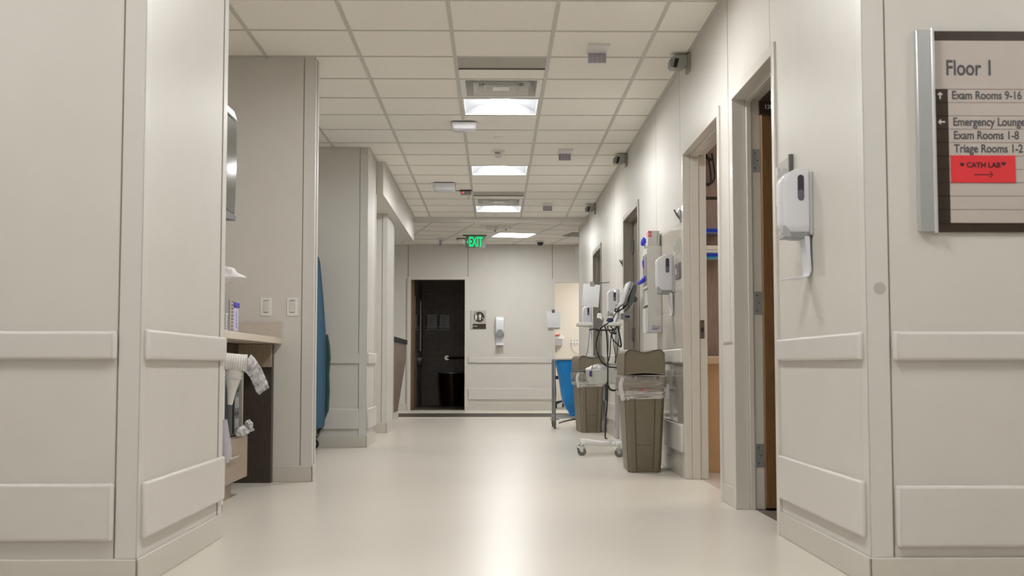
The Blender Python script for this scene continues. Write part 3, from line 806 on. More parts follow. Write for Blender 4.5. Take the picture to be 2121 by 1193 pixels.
# ================================================================== SIGNS
SY = YF
o = thing('directory_sign', 'large brown framed Floor 1 directory sign with a red paper card', 'sign', (1.65, SY, 1.19))
x0, x1 = 1.482, 2.02
box(1.482, x1, SY - 0.010, SY, 1.185, 1.872).build('backing_board', M_brown, o)
box(1.483, x1 - 0.001, SY - 0.013, SY - 0.010, 1.672, 1.838).build('header_panel', M_signface, o)
zt, zb = 1.671, 1.215
n = 10; hh = (zt - zb)/n
for i in range(n):
    box(1.534, x1 - 0.001, SY - 0.013, SY - 0.010, zt - (i+1)*hh + 0.0008, zt - i*hh - 0.0008).build('name_strip', M_signface, o)
b = MB()
for i in range(n): b.box(1.484, 1.533, SY - 0.013, SY - 0.010, zt - (i+1)*hh + 0.0008, zt - i*hh - 0.0008)
b.build('arrow_column', M_brown, o)
rl = MB(); rl.box(1.424, 1.478, SY - 0.028, SY, 1.186, 1.872); rl.build('side_rail', M_alum, o, bevel=0.004)
b = MB(); b.box(1.474, 1.484, SY - 0.034, SY - 0.008, 1.180, 1.878); b.build('edge_strip', mat('pale_aluminium', (0.78, 0.79, 0.80), 0.3, metal=0.5), o, bevel=0.002)
yT = SY - 0.0136
text('Floor 1', 0.074, M_letter, o, face_cam(1.527, yT, 1.742), sx=0.75, bold=0.0012)
def row(i): return zt - (i + 0.5)*hh
for i, s in ((0, 'Exam Rooms 9-16'), (2, 'Emergency Lounge'), (3, 'Exam Rooms 1-8'), (4, 'Triage Rooms 1-2')):
    text(s, 0.0395, M_letter, o, face_cam(1.546 + 0.001*i, yT, row(i) + 0.001), sx=0.815, bold=0.0007)
def arrow(cx, cz, ang, L, w, m, parent, y, H=None):
    H = H or 0.75*L
    b = MB(); c, s_ = math.cos(ang), math.sin(ang)
    def R_(p): return (cx + c*p[0] - s_*p[1], cz + s_*p[0] + c*p[1])
    b.prism([R_(p) for p in ((-L, -w), (L*0.8, -w), (L*0.8, w), (-L, w))], y, y + 0.0005, 'y')
    for q in (1, -1):
        b.prism([R_(p) for p in ((L, 0), (L - H*0.9, q*H), (L - H*0.9 - 1.2*w, q*(H - 1.2*w)), (L - 2.6*w, 0))], y - 0.0002, y + 0.0003, 'y')
    return b.build('arrow', m, parent)
arrow(1.507, row(0) + 0.001, PI/2, 0.012, 0.0024, M_wtext, o, yT)
arrow(1.510, row(2) + 0.002, PI, 0.012, 0.0024, M_wtext, o, yT)
rc = box(1.5375, 1.757, SY - 0.0155, SY - 0.0132, 1.352, 1.4445).build('red_card', M_red, o)
rc['label'] = 'red paper card reading CATH LAB'
yC = SY - 0.0162
text('CATH LAB', 0.0245, M_blackink, rc, face_cam(1.590, yC, 1.4110), sx=1.0, bold=0.0005)
arrow(1.648, 1.3790, 0, 0.032, 0.0014, M_blackink, rc, yC, 0.0125)
def heart(cx, cz, r):
    pts = []
    for i in range(24):
        t = 2*PI*i/24
        pts.append((cx + r*16*math.sin(t)**3/16, cz + r*(13*math.cos(t) - 5*math.cos(2*t) - 2*math.cos(3*t) - math.cos(4*t))/16))
    b = MB(); b.prism(pts, yC, yC + 0.0005, 'y'); return b.build('heart', M_blackink, rc)
heart(1.5755, 1.4135, 0.0078); heart(1.7165, 1.4165, 0.0078)

# restroom sign on far wall
o = thing('restroom_sign', 'brown and grey restroom sign with people symbols on the far wall', 'sign', (-0.27, YE, 1.35))
ys = YE - 0.008
box(-0.372, -0.148, ys, YE, 1.352, 1.662).build('plate', mat('restroom_plate', (0.48, 0.45, 0.41), 0.5), o)
box(-0.400, -0.371, YE - 0.02, YE, 1.352, 1.665).build('side_rail', M_alum, o, bevel=0.004)
box(-0.371, -0.150, ys - 0.002, ys, 1.354, 1.438).build('name_panel', M_brown, o)
MB().cyl((-0.262, ys, 1.553), (-0.262, ys - 0.003, 1.553), 0.087, n=40).build('symbol_disc', M_brown, o)
text('RESTROOM', 0.020, M_wtext, o, face_cam(-0.360, ys - 0.003, 1.398), sx=0.60, bold=0.0006)
def person_icon(cx, cz, fem):
    b = MB(); y = ys - 0.004
    b.cyl((cx, y, cz + 0.044), (cx, y + 0.001, cz + 0.044), 0.0095, n=14)
    if fem: poly = [(-.010,.032), (.010,.032), (.020,.006), (.012,.004), (.021,-.018), (.010,-.018), (.010,-.052), (-.010,-.052), (-.010,-.018), (-.021,-.018), (-.012,.004), (-.020,.006)]
    else: poly = [(-.019,.032), (.019,.032), (.019,-.006), (.011,-.006), (.011,-.052), (-.011,-.052), (-.011,-.006), (-.019,-.006)]
    b.prism([(cx + p[0], cz + p[1]) for p in poly], y, y + 0.001, 'y'); return b.build('pictogram', M_wtext, o)
person_icon(-0.316, 1.553, True); person_icon(-0.248, 1.553, False)
box(-0.285, -0.280, ys - 0.004, ys - 0.003, 1.503, 1.605).build('divider_bar', mat('pinkish_bar', (0.42, 0.28, 0.26), 0.5), o)
b = MB(); y = ys - 0.004
b.lathe([(0.014, 0), (0.014, 0.001), (0.009, 0.001), (0.009, 0)], (-0.210, y, 1.513), axis='y', cap=False)
b.prism([(-0.214, 1.548), (-0.206, 1.548), (-0.205, 1.530), (-0.193, 1.528), (-0.186, 1.510), (-0.193, 1.508), (-0.199, 1.521), (-0.214, 1.523)], y, y + 0.001, 'y')
b.build('wheelchair_pictogram', M_wtext, o)

# small room sign behind the nearest dispenser
o = thing('room_sign', 'grey and brown room sign partly hidden behind the nearest sanitizer', 'sign', (XR, 5.14, 1.33))
box(XR - 0.008, XR, 5.035, 5.245, 1.40, 1.618).build('plate', mat('room_plate', (0.50, 0.48, 0.45), 0.5), o)
box(XR - 0.018, XR, 5.022, 5.036, 1.335, 1.622).build('side_rail', M_steel_dark, o)
box(XR - 0.010, XR, 5.035, 5.245, 1.335, 1.395).build('name_panel', M_brown, o)
b = MB(); b.cyl((XR - 0.008, 5.14, 1.52), (XR - 0.011, 5.14, 1.52), 0.062, n=30); b.build('symbol_disc', mat('grey_disc', (0.36, 0.37, 0.39), 0.5), o)
text('12', 0.034, M_wtext, o, face_left(XR - 0.011, 5.20, 1.365))
b = MB(); b.box(XR - 0.022, XR - 0.012, 5.235, 5.247, 1.43, 1.60); b.box(XR - 0.020, XR - 0.008, 5.21, 5.235, 1.44, 1.52); b.build('flag_clip', M_white2, o, bevel=0.002)

# ================================================================== HAND SANITIZERS
def sanitizer_right(y, label, first=None, led=False):
    loc = (XR, y, 1.07)
    if first is not None: return copy_tree(first, loc, label)
    o = thing('hand_sanitizer_dispenser', label, 'hand sanitizer dispenser', loc, group='white hand sanitizer dispensers on the right wall')
    w = 0.115; ya = y; yb = y + w
    def body(off, z0, z1, name, m, dx=0.0):
        L = []
        n = 16
        for i in range(n+1):
            t = i/n; z = z0 + (z1 - z0)*t
            d = 0.108
            if t > 0.80: d = 0.108 - 0.055*((t-0.80)/0.20)**2.2
            if t < 0.12: d = 0.108 - 0.012*(1 - t/0.12)
            rr = 0.018; ins = 0.004 if 0 < i < n else 0.012
            x0_, x1_ = XR - 0.012 - d, XR - 0.012
            l = []
            for cx, cy, a0 in ((x1_ - 0.004, yb - ins - .004, 0), (x0_ + rr, yb - ins - rr, PI/2), (x0_ + rr, ya + ins + rr, PI), (x1_ - 0.004, ya + ins + .004, 1.5*PI)):
                rq = rr if cx < x1_ - 0.01 else 0.004
                for k in range(5):
                    a = a0 + PI/2*k/4; l.append((cx + rq*math.cos(a), cy + rq*math.sin(a), z))
            L.append(l)
        mb = MB(); mb.ring(L); return mb.build(name, m, o, smooth=True)
    body(0, 1.262, 1.512, 'cover', M_white)
    box(XR - 0.012, XR, ya - 0.004, yb + 0.004, 1.25, 1.50).build('back_plate', mat('dispenser_back', (0.50, 0.49, 0.50), 0.4), o, bevel=0.003)
    b = MB(); xw = XR - 0.050; L = []
    def pill(x, hw, z0, z1, yy, m, name):
        pts = []
        for k in range(9): a = PI*k/8; pts.append((x + hw*math.cos(a), z1 - hw + hw*math.sin(a)))
        for k in range(9): a = PI + PI*k/8; pts.append((x + hw*math.cos(a), z0 + hw + hw*math.sin(a)))
        mb = MB(); mb.prism(pts, yy - 0.0015, yy + 0.006, 'y'); return mb.build(name, m, o)
    pill(XR - 0.046, 0.0125, 1.385, 1.487, ya + 0.003, M_window, 'sight_window')
    pill(XR - 0.046, 0.0115, 1.387, 1.428, ya + 0.002, M_window2, 'sanitizer_level')
    b = MB(); b.prism([(XR - 0.012, 1.262), (XR - 0.108, 1.262), (XR - 0.112, 1.238), (XR - 0.090, 1.240), (XR - 0.07, 1.236), (XR - 0.035, 1.236), (XR - 0.012, 1.25)], ya + 0.01, yb - 0.01, 'y')
    b.build('nozzle_housing', M_midgrey, o, bevel=0.003)
    b = MB(); b.prism([(XR - 0.118, 1.285), (XR - 0.119, 1.242), (XR - 0.085, 1.242), (XR - 0.098, 1.275), (XR - 0.112, 1.287)], ya + 0.0035, ya + 0.009, 'y'); b.build('grey_corner', mat('silver_corner', (0.42, 0.42, 0.43), 0.4), o)
    # drip tray: strap and curled shelf
    path = [(XR - 0.012, 1.245), (XR - 0.010, 1.17), (XR - 0.006, 1.11), (XR - 0.018, 1.085), (XR - 0.045, 1.078), (XR - 0.085, 1.078), (XR - 0.118, 1.071)]
    t = 0.0055; left = [(p[0] - (0.020, 0.014, 0.010)[i], p[1]) if i < 3 else (p[0] - 0.002, p[1] + t) for i, p in enumerate(path)]
    poly = path + left[::-1]
    b = MB(); b.prism(poly, ya + 0.008, yb - 0.008, 'y'); b.build('drip_tray', M_white, o, bevel=0.0015)
    return o
s1 = sanitizer_right(4.72, 'largest, nearest white hand sanitizer dispenser with a drip tray on the right wall')
s2 = sanitizer_right(8.42, 'white hand sanitizer dispenser right beside the glove box holder', s1)
s3 = sanitizer_right(12.15, 'white hand sanitizer dispenser directly behind the tilted monitor on the wheeled stand', s1)
s4 = sanitizer_right(15.6, 'farthest dispenser on the right wall, beneath the hanging clipped sheet', s1)
lp = box(XR - 0.052, XR - 0.040, 12.146, 12.151, 1.475, 1.497).build('indicator_light', M_whiteled, None); 
lp.parent = s3; lp.location = (-XR, -12.15, -1.07); 

o = thing('hand_sanitizer_dispenser', 'white hand sanitizer dispenser facing us on the far wall', 'hand sanitizer dispenser', (0.08, YE, 1.07))
b = MB(); xa, xb = 0.010, 0.155
b.prism([(YE - 0.012, 1.275), (YE - 0.098, 1.278), (YE - 0.108, 1.34), (YE - 0.105, 1.50), (YE - 0.085, 1.545), (YE - 0.05, 1.565), (YE - 0.012, 1.565)], xa, xb, 'x')
b.build('cover', M_white, o, bevel=0.016, seg=4)
box(xa - 0.004, xb + 0.004, YE - 0.012, YE, 1.255, 1.55).build('back_plate', MATS['dispenser_back'], o)
b = MB(); b.cyl((0.0825, YE - 0.020, 1.285), (0.0825, YE - 0.112, 1.285), 0.058, n=24); ob = b.build('nozzle_housing', M_midgrey, o)
b = MB(); b.prism([(YE, 1.255), (YE - 0.004, 1.255), (YE - 0.010, 1.16), (YE - 0.02, 1.10), (YE - 0.11, 1.085), (YE - 0.115, 1.092), (YE - 0.115, 1.078), (YE - 0.012, 1.078), (YE, 1.10)], 0.020, 0.145, 'x'); b.build('drip_tray', M_white, o, bevel=0.003)

# ================================================================== RIGHT WALL THINGS
# glove dispenser tower
o = thing('glove_dispenser', 'tall white wall holder for glove boxes with blue gloves poking out', 'glove box holder', (XR, 9.17, 0.985))
Y1, Y2 = 9.03, 9.31; XA = 1.142
b = MB(); b.box(XA, XR, Y1, Y1 + 0.004, 0.99, 1.634); b.box(XA + 0.0, XR, Y2 - 0.004, Y2, 0.99, 1.62); b.box(XR - 0.004, XR, Y1, Y2, 0.985, 1.634)
b.box(XA, XR, Y1 + 0.004, Y2 - 0.004, 0.985, 0.990)
b.box(XA - 0.004, XA, Y1, Y1 + 0.012, 1.32, 1.634); b.box(XA - 0.004, XA, Y2 - 0.03, Y2, 1.32, 1.60); b.box(XA - 0.004, XA, Y1 + 0.012, Y2 - 0.03, 1.575, 1.62)
b.box(XA - 0.004, XA, Y1 + 0.012, Y2 - 0.03, 1.32, 1.335)
b.box(XA - 0.004, XA, Y1 + 0.075, Y1 + 0.095, 1.335, 1.575); b.box(XA - 0.004, XA, Y1 + 0.16, Y1 + 0.18, 1.335, 1.575)
b.box(XA - 0.004, XA, Y1, Y1 + 0.06, 0.985, 1.17); b.box(XA - 0.004, XA, Y1 + 0.09, Y2, 0.985, 1.17)
b.build('holder_shell', mat('holder_white', (0.70, 0.685, 0.66), 0.35), o)
b = MB(); b.box(XA + 0.030, XA + 0.075, Y1 - 0.0008, Y1, 1.005, 1.010); b.box(XA + 0.030, XA + 0.090, Y1 - 0.0008, Y1, 1.015, 1.019); b.build('print_lines', M_inkblue, o)
text('Gloves', 0.022, M_inkblue, o, face_cam(XA + 0.030, Y1 - 0.001, 1.030), extrude=0.0002)
for k, (y0, y1, mm) in enumerate(((Y1 + 0.013, Y1 + 0.074, M_lav), (Y1 + 0.096, Y1 + 0.159, M_pink), (Y1 + 0.181, Y2 - 0.035, M_cobalt))):
    g = thing('glove_box', ['glove box standing in the white holder, nearest slot', 'glove box with pink face standing in the middle slot of the white holder', 'glove box with blue face standing in the farthest slot of the white holder'][k], 'glove box', ((XA + XR)/2, (y0+y1)/2, 1.34))
    box(XA + 0.006, XR - 0.012, y0, y1, 1.20, 1.57).build('carton', mat('carton_white', (0.66, 0.64, 0.62), 0.5), g)
    box(XA + 0.003, XA + 0.006, y0 + 0.004, y1 - 0.004, 1.34, 1.56).build('printed_face', mat('plum_%d' % k, ((0.12, 0.05, 0.12), (0.30, 0.04, 0.09), (0.08, 0.07, 0.25))[k], 0.5), g)
# shelf inside the holder that carries the boxes
box(XA, XR - 0.004, Y1 + 0.004, Y2 - 0.004, 1.192, 1.20).build('inner_shelf', MATS['holder_white'], o)
g = thing('glove_box', 'white glove box with a pink label lying on top of the white holder', 'glove box', (1.19, 9.12, 1.634))
cb = box(XA + 0.004, XR - 0.016, 9.035, 9.27, 1.6345, 1.748).build('carton', MATS['carton_white'], g, bevel=0.002)
box(XA + 0.006, XA + 0.034, 9.034, 9.035, 1.700, 1.746).build('pink_label', M_pink, g)
box(XA + 0.0032, XA + 0.004, 9.06, 9.10, 1.700, 1.74).build('side_label', M_pink, g)
tm = Matrix.Translation((XA + 0.075, 9.034, 1.69)) @ Matrix.Rotation(PI/2, 4, 'X') @ Matrix.Rotation(PI/2, 4, 'Z')
text('Nitrile Gloves', 0.014, M_letter, g, tm, extrude=0.0002, align='CENTER')
text('GLOVES', 0.010, M_wtext, g, face_cam(XA + 0.008, 9.0335, 1.722), extrude=0.0002, sx=0.7)
def crumple(pts, name, m, parent, seed=1, width=0.03, th=0.012):
    """a limp glove finger / cloth wisp following pts"""
    rnd = random.Random(seed); L = []
    pts = [Vector(p) for p in pts]
    for i, p in enumerate(pts):
        d = (pts[min(i+1, len(pts)-1)] - pts[max(i-1, 0)]).normalized()
        a = d.cross(Vector((0, 1, 0.01))).normalized(); b_ = d.cross(a)
        t = i/(len(pts)-1); w = width*(1.0 - 0.65*t) * (1 + rnd.uniform(-.2, .2))
        n = 10
        L.append([p + a*math.cos(2*PI*j/n)*w*(1 + rnd.uniform(-.12, .12)) + b_*math.sin(2*PI*j/n)*th*(1 + rnd.uniform(-.3, .3)) for j in range(n)])
    mb = MB(); mb.ring(L); return mb.build(name, m, parent, smooth=True, subsurf=1)
gl = thing('glove', 'bright blue glove poking out of the middle slot of the holder', 'glove', (1.12, 9.12, 1.36))
crumple([(1.150, 9.12, 1.405), (1.132, 9.12, 1.395), (1.112, 9.12, 1.372), (1.092, 9.12, 1.358), (1.072, 9.12, 1.350)], 'glove_body', M_glove, gl, 3, 0.024, 0.012)
gl = thing('glove', 'blue glove hanging out of the box on top of the holder', 'glove', (1.13, 9.16, 1.63))
crumple([(1.148, 9.16, 1.70), (1.138, 9.16, 1.690), (1.124, 9.16, 1.672), (1.118, 9.16, 1.655), (1.128, 9.16, 1.645)], 'glove_body', M_glove, gl, 4, 0.030, 0.014)
crumple([(1.138, 9.165, 1.66), (1.136, 9.165, 1.645), (1.139, 9.165, 1.632)], 'glove_finger', mat('pale_blue_glove', (0.35, 0.36, 0.62), 0.4), gl, 5, 0.010, 0.006)
gl = thing('glove', 'small blue glove tip showing in the farthest slot of the holder', 'glove', (1.135, 9.26, 1.50))
crumple([(1.150, 9.245, 1.55), (1.136, 9.245, 1.535), (1.137, 9.245, 1.50), (1.141, 9.245, 1.47)], 'glove_body', M_glove, gl, 6, 0.012, 0.01)

# flags (door signal brackets)
def flag(y, z, label, s=1.0):
    o = thing('door_flag', label, 'door signal bracket', (XR, y, z - 0.04))
    box(XR - 0.014, XR, y - 0.02, y + 0.02, z - 0.05*s, z + 0.03*s).build('base_plate', M_steel, o)
    b = MB(); b.tube([(XR - 0.010, y, z - 0.03*s), (XR - 0.030*s, y, z - 0.005*s), (XR - 0.050*s, y, z + 0.035*s)], 0.0055, smooth=False); b.build('dark_arm', M_steel_dark, o)
    b = MB(); b.tube([(XR - 0.010, y + 0.01, z - 0.01*s), (XR - 0.026*s, y + 0.01, z + 0.015*s), (XR - 0.016*s, y + 0.01, z + 0.045*s)], 0.006, smooth=False); b.build('bright_arm', M_chrome, o)
    return o
flag(8.06, 1.745, 'small metal signal bracket high on the wall beside the lit exam room door')
flag(11.72, 1.735, 'small metal signal bracket on the wall beside the dark closed door', 0.8)

# switch plate with clear holder and clear wall sheet
o = thing('switch_plate', 'dark grey wall plate beside the lit exam room door', 'switch plate', (XR, 8.2, 1.32))
box(XR - 0.012, XR, 8.10, 8.30, 1.325, 1.43).build('plate', mat('plate_taupe', (0.15, 0.14, 0.13), 0.4), o, bevel=0.003)
box(XR - 0.015, XR - 0.012, 8.23, 8.26, 1.36, 1.40).build('rocker', M_white, o)
o = thing('paper_holder', 'clear plastic paper holder on the wall above the dark switch plate', 'paper holder', (XR, 8.2, 1.44))
box(XR - 0.010, XR - 0.001, 8.10, 8.32, 1.435, 1.60).build('pocket', M_acrylic, o)
b = MB()
for z in (1.46, 1.50, 1.56): b.box(XR - 0.014, XR - 0.010, 8.30, 8.325, z, z + 0.02)
b.build('corner_clip', M_white2, o)
o = thing('wall_sheet', 'clear glossy protective sheet on the wall behind the glove holder', 'wall protection sheet', (XR, 8.5, 0.11))
box(XR - 0.0025, XR - 0.0002, 7.995, 9.31, 0.86, 1.70).build('upper_sheet', mat('sheet_beige', (0.56, 0.52, 0.455), 0.2, noise=0.02), o)
M_gloss = mat('sheet_gloss', (0.50, 0.46, 0.40), 0.10, noise=0.02, coat=0.6)
box(XR - 0.0025, XR - 0.0002, 7.995, 10.49, 0.355, 0.750).build('lower_sheet', M_gloss, o)

# clipped sheets of paper
def clip_sheet(x0, x1, y, z0, z1, tilt, label, mclip, cx, wallx, wally):
    o = thing('clipped_paper', label, 'clipboard paper', ((x0+x1)/2, y, z0))
    Mt = Matrix.Translation(((x0+x1)/2, y, z1)) @ Matrix.Rotation(tilt, 4, 'Y') @ Matrix.Translation((-(x0+x1)/2, -y, -z1))
    L = []
    for i in range(7):
        t = i/6; z = z1 + (z0 - z1)*t; cy = y - 0.02*math.sin(t*PI)*0.6
        L.append([Mt @ Vector(p) for p in ((x0, cy, z), ((x0+x1)/2, cy - 0.004, z), (x1, cy + 0.004, z), (x1, cy + 0.006, z), ((x0+x1)/2, cy - 0.002, z), (x0, cy + 0.002, z))])
    mb = MB(); mb.ring(L); mb.build('sheet_stack', M_paper, o, smooth=True)
    box(cx - 0.025, cx + 0.025, y - 0.010, y + 0.016, z1 - 0.025, z1 + 0.030).build('clip', mclip, o, bevel=0.003)
    b = MB(); b.tube([(cx, y + 0.012, z1 + 0.01), (wallx, wally, z1 + 0.02)], 0.005, smooth=False); b.build('hanger_arm', M_steel_dark, o)
    return o
clip_sheet(0.868, 1.092, YE - 0.05, 1.378, 1.645, 0.0, 'white paper sheets under a dark clip on the far door frame', M_steel_dark, 0.976, 0.985, YE - 0.012)
clip_sheet(0.965, 1.150, 13.2, 1.380, 1.625, 0.09, 'pale sheets on a metal clip hanging out from the right wall above the tray', mat('clip_tan', (0.34, 0.30, 0.25), 0.4, metal=0.3), 1.062, 1.252, 13.2)

# waste bins ------------------------------------------------------------------
def waste_bin(x, y, rz, label, first=None):
    """x,y: centre of the front face on the floor; modelled at the origin, long side along +y"""
    if first is not None: return copy_tree(first, (x, y, 0), label, rz)
    o = bpy.data.objects.new('waste_bin', None); COL.objects.link(o); o.location = (x, y, 0); o.rotation_euler = (0, 0, rz)
    tag(o, label, 'waste bin', 'tall taupe waste bins')
    wb, wt = 0.108, 0.138; db, dt = 0.44, 0.52
    secs = []
    for z in (0.0, 0.015, 0.3, 0.585, 0.60):
        t = z/0.60; w = wb + (wt - wb)*t; f = -0.0 - 0.03*t; k = db + (dt - db)*t - 0.03
        e = 0.006 if z == 0 else 0
        secs.append((z, -w + e, w - e, f + e, k - e, 0.028))
    b = MB(); b.rrect(secs, 4); body = b.build('body', M_binc, o, smooth=True)
    # raised front corner ribs and centre panel grooves
    def fr(z): return -0.03*z/0.60
    def wd(z): return wb + (wt - wb)*z/0.60
    g = MB()
    for s in (-1, 1):
        L = []
        for z in (0.02, 0.535):
            xx = s*wd(z)*0.52
            L.append([(xx - 0.002, fr(z) - 0.0015, z), (xx + 0.002, fr(z) - 0.0015, z), (xx + 0.002, fr(z) + 0.004, z), (xx - 0.002, fr(z) + 0.004, z)])
        g.ring(L)
    g.box(-0.058, 0.058, fr(0.19) - 0.0015, fr(0.19) + 0.004, 0.188, 0.191)
    g.build('panel_groove', M_bincd, body)
    r = MB()
    for s in (-1, 1):
        L = []
        for z in (0.004, 0.52):
            w = wd(z); f = fr(z)
            L.append([(s*(w - 0.002), f + 0.035, z), (s*(w + 0.006), f + 0.035, z), (s*(w + 0.006), f + 0.10, z), (s*(w - 0.002), f + 0.10, z)])
        r.ring(L)
        L = []
        for z in (0.004, 0.53):
            w = wd(z); f = fr(z)
            L.append([(s*w*0.56, f - 0.006, z), (s*w*0.86, f - 0.006, z), (s*w*0.90, f + 0.01, z), (s*w*0.54, f + 0.01, z)])
        r.ring(L)
    r.build('corner_rib', M_binc, body, bevel=0.004)
    # rim with handle opening
    rm = MB(); rm.rrect([(0.585, -0.143, 0.143, -0.040, 0.500, 0.03), (0.60, -0.150, 0.150, -0.048, 0.508, 0.03), (0.655, -0.153, 0.153, -0.050, 0.510, 0.03), (0.662, -0.148, 0.148, -0.046, 0.506, 0.03)], 4)
    rim = rm.build('rim', M_binc, o, smooth=True)
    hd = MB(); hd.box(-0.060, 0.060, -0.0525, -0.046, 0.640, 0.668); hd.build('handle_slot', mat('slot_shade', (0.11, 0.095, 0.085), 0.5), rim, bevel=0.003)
    for s in (-1, 1):
        hd = MB(); hd.box(s*0.085 - 0.010, s*0.085 + 0.010, -0.053, -0.046, 0.645, 0.665); hd.build('latch', M_bincd, rim)
    # hooded swing lid with saddle top
    L = []; n = 13
    for yy, sh in ((-0.020, 0.010), (-0.036, 0.0), (0.0, -0.0), (0.46, 0.0), (0.495, 0.0), (0.485, 0.012)):
        l = []; w = 0.140 - (0.006 if sh else 0)
        for i in range(n):
            u = -1 + 2*i/(n-1)
            zt_ = 0.852 - 0.022*math.exp(-(u/0.42)**2) - 0.030*max(0, abs(u) - 0.82)**1.0/0.18 - sh
            l.append((u*w, yy, zt_))
        for i in range(n):
            u = 1 - 2*i/(n-1)
            l.append((u*(w + 0.002), yy, 0.668 + 0.016*(1 - u*u)*(1 if yy < 0.1 else 0) + sh))
        L.append(l)
    lm = MB(); lm.ring(L); lid = lm.build('swing_lid', M_binc, o, bevel=0.006, seg=2)
    # red maker's label
    box(-0.034, 0.022, -0.0335, -0.028, 0.560, 0.583).build('red_label', M_binred, o)
    # translucent liner folded over the rim
    def skirt(rows, name, m, amp):
        mb = MB(); mb.rrect(rows, 10); n = 44; out = []
        for idx, (x, y, z) in enumerate(mb.v):
            j = idx % n; row_ = idx // n; a = 2*PI*j/n
            k = amp*(math.sin(5*a + row_*0.9) + 0.7*math.sin(9*a - row_*1.7) + 0.5*math.sin(14*a + row_))
            dx, dy = x, y - 0.23; l = math.hypot(dx, dy)
            zz = z + (0.010*math.sin(2*a + 2.4) + 0.004*math.sin(7*a)) * (1 if row_ == len(rows) - 1 else 0.5 if row_ > 1 else 0)
            out.append((x + dx/l*k, y + dy/l*k, zz))
        mb.v = out; mb.f = [f for f in mb.f if len(f) == 4]
        return mb.build(name, m, o, smooth=True)
    skirt([(0.667, -0.150, 0.150, -0.046, 0.506, 0.03), (0.655, -0.158, 0.158, -0.056, 0.514, 0.035), (0.62, -0.159, 0.159, -0.056, 0.514, 0.035), (0.590, -0.156, 0.156, -0.050, 0.512, 0.035), (0.560, -0.148, 0.148, -0.042, 0.508, 0.035)], 'liner', M_liner, 0.0012)
    skirt([(0.562, -0.149, 0.149, -0.043, 0.508, 0.035), (0.545, -0.147, 0.147, -0.041, 0.506, 0.035), (0.530, -0.144, 0.144, -0.039, 0.503, 0.035), (0.512, -0.142, 0.142, -0.037, 0.500, 0.035)], 'liner_hem', M_hem, 0.0012)
    # knotted slack of the liner, hanging at the left front corner
    kn = MB(); kn.tube([(-0.150, -0.03, 0.655), (-0.168, -0.035, 0.60), (-0.158, -0.03, 0.54), (-0.150, -0.02, 0.50)], 0.016, n=9)
    kn.build('liner_knot', M_bagwhite, o, smooth=True)
    return o
bin1 = waste_bin(1.038, 8.43, 0.0, 'tall taupe swing-lid waste bin nearest us against the right wall')
bin2 = waste_bin(1.070, 13.45, 0.10, 'farther taupe waste bin standing behind the wheeled monitor stand', bin1)

# wheeled monitor stand ----------------------------------------------------------
PX, PY = 1.020, 10.15
o = thing('vitals_monitor_stand', 'white wheeled vital signs monitor stand with tray, basket and tangled cables', 'vitals monitor stand', (PX, PY, 0))
b = MB(); b.cyl((PX, PY, 0.09), (PX, PY, 1.21), 0.0175, n=20); b.build('pole', M_alum, o, smooth=True)
b = MB(); b.cyl((PX, PY, 1.00), (PX, PY, 1.23), 0.024, n=20); b.box(PX + 0.01, PX + 0.03, PY - 0.02, PY + 0.02, 1.04, 1.12); b.build('pole_collar', M_white2, o, smooth=True)
# base
b = MB()
def arm(p, q, w, z0, z1, h):
    p = Vector(p); q = Vector(q); d = (q - p).normalized(); n = Vector((-d.y, d.x, 0)) * w
    L = []
    for t, z in ((0, z0), (0.35, z0), (0.6, (z0+z1)/2), (0.75, z1), (1, z1)):
        c = p.lerp(q, t)
        L.append([c - n + Vector((0,0,z)), c + n + Vector((0,0,z)), c + n*0.8 + Vector((0,0,z+h)), c - n*0.8 + Vector((0,0,z+h))])
    b.ring(L)
CAST = [(0.715, 10.02), (0.735, 10.36), (1.005, 9.86), (1.16, 10.47), (1.165, 9.98)]
for c in CAST: arm((PX - 0.03, PY, 0), (c[0], c[1], 0), 0.026, 0.075, 0.088, 0.032)
b.build('base', M_white2, o, bevel=0.009, seg=3)
b = MB(); b.lathe([(0.0, 0.07), (0.055, 0.07), (0.062, 0.09), (0.055, 0.120), (0.02, 0.130), (0, 0.13)], (PX, PY, 0)); b.build('hub', M_white2, o, smooth=True)
for c in CAST:
    cx, cy = c
    w = MB(); w.cyl((cx - 0.014, cy, 0.034), (cx - 0.004, cy, 0.034), 0.034, n=22); w.cyl((cx + 0.004, cy, 0.034), (cx + 0.014, cy, 0.034), 0.034, n=22)
    M_ = Matrix.Translation((cx, cy, 0)) @ Matrix.Rotation(1.15, 4, 'Z') @ Matrix.Translation((-cx, -cy, 0))
    w.v = [tuple(M_ @ Vector(v)) for v in w.v]
    cs = w.build('caster_wheel', M_rubber, o, bevel=0.003)
    k = MB(); k.prism([(cx - 0.032, 0.072), (cx + 0.030, 0.072), (cx + 0.006, 0.028), (cx - 0.006, 0.026)], cy - 0.020, cy + 0.020, 'y')
    k.cyl((cx, cy, 0.070), (cx, cy, 0.092), 0.012, n=12); k.box(cx - 0.045, cx + 0.03, cy - 0.022, cy + 0.02, 0.070, 0.075)
    kk = k.build('caster_fork', M_chrome, o, bevel=0.002)
# tray
b = MB(); b.rrect([(1.066, 0.695, 1.045, 9.97, 10.27, 0.03), (1.070, 0.688, 1.05, 9.963, 10.277, 0.03), (1.090, 0.688, 1.05, 9.963, 10.277, 0.03), (1.093, 0.694, 1.045, 9.968, 10.272, 0.03)])
b.build('tray', mat('tray_ivory', (0.70, 0.70, 0.64), 0.35), o, smooth=True)
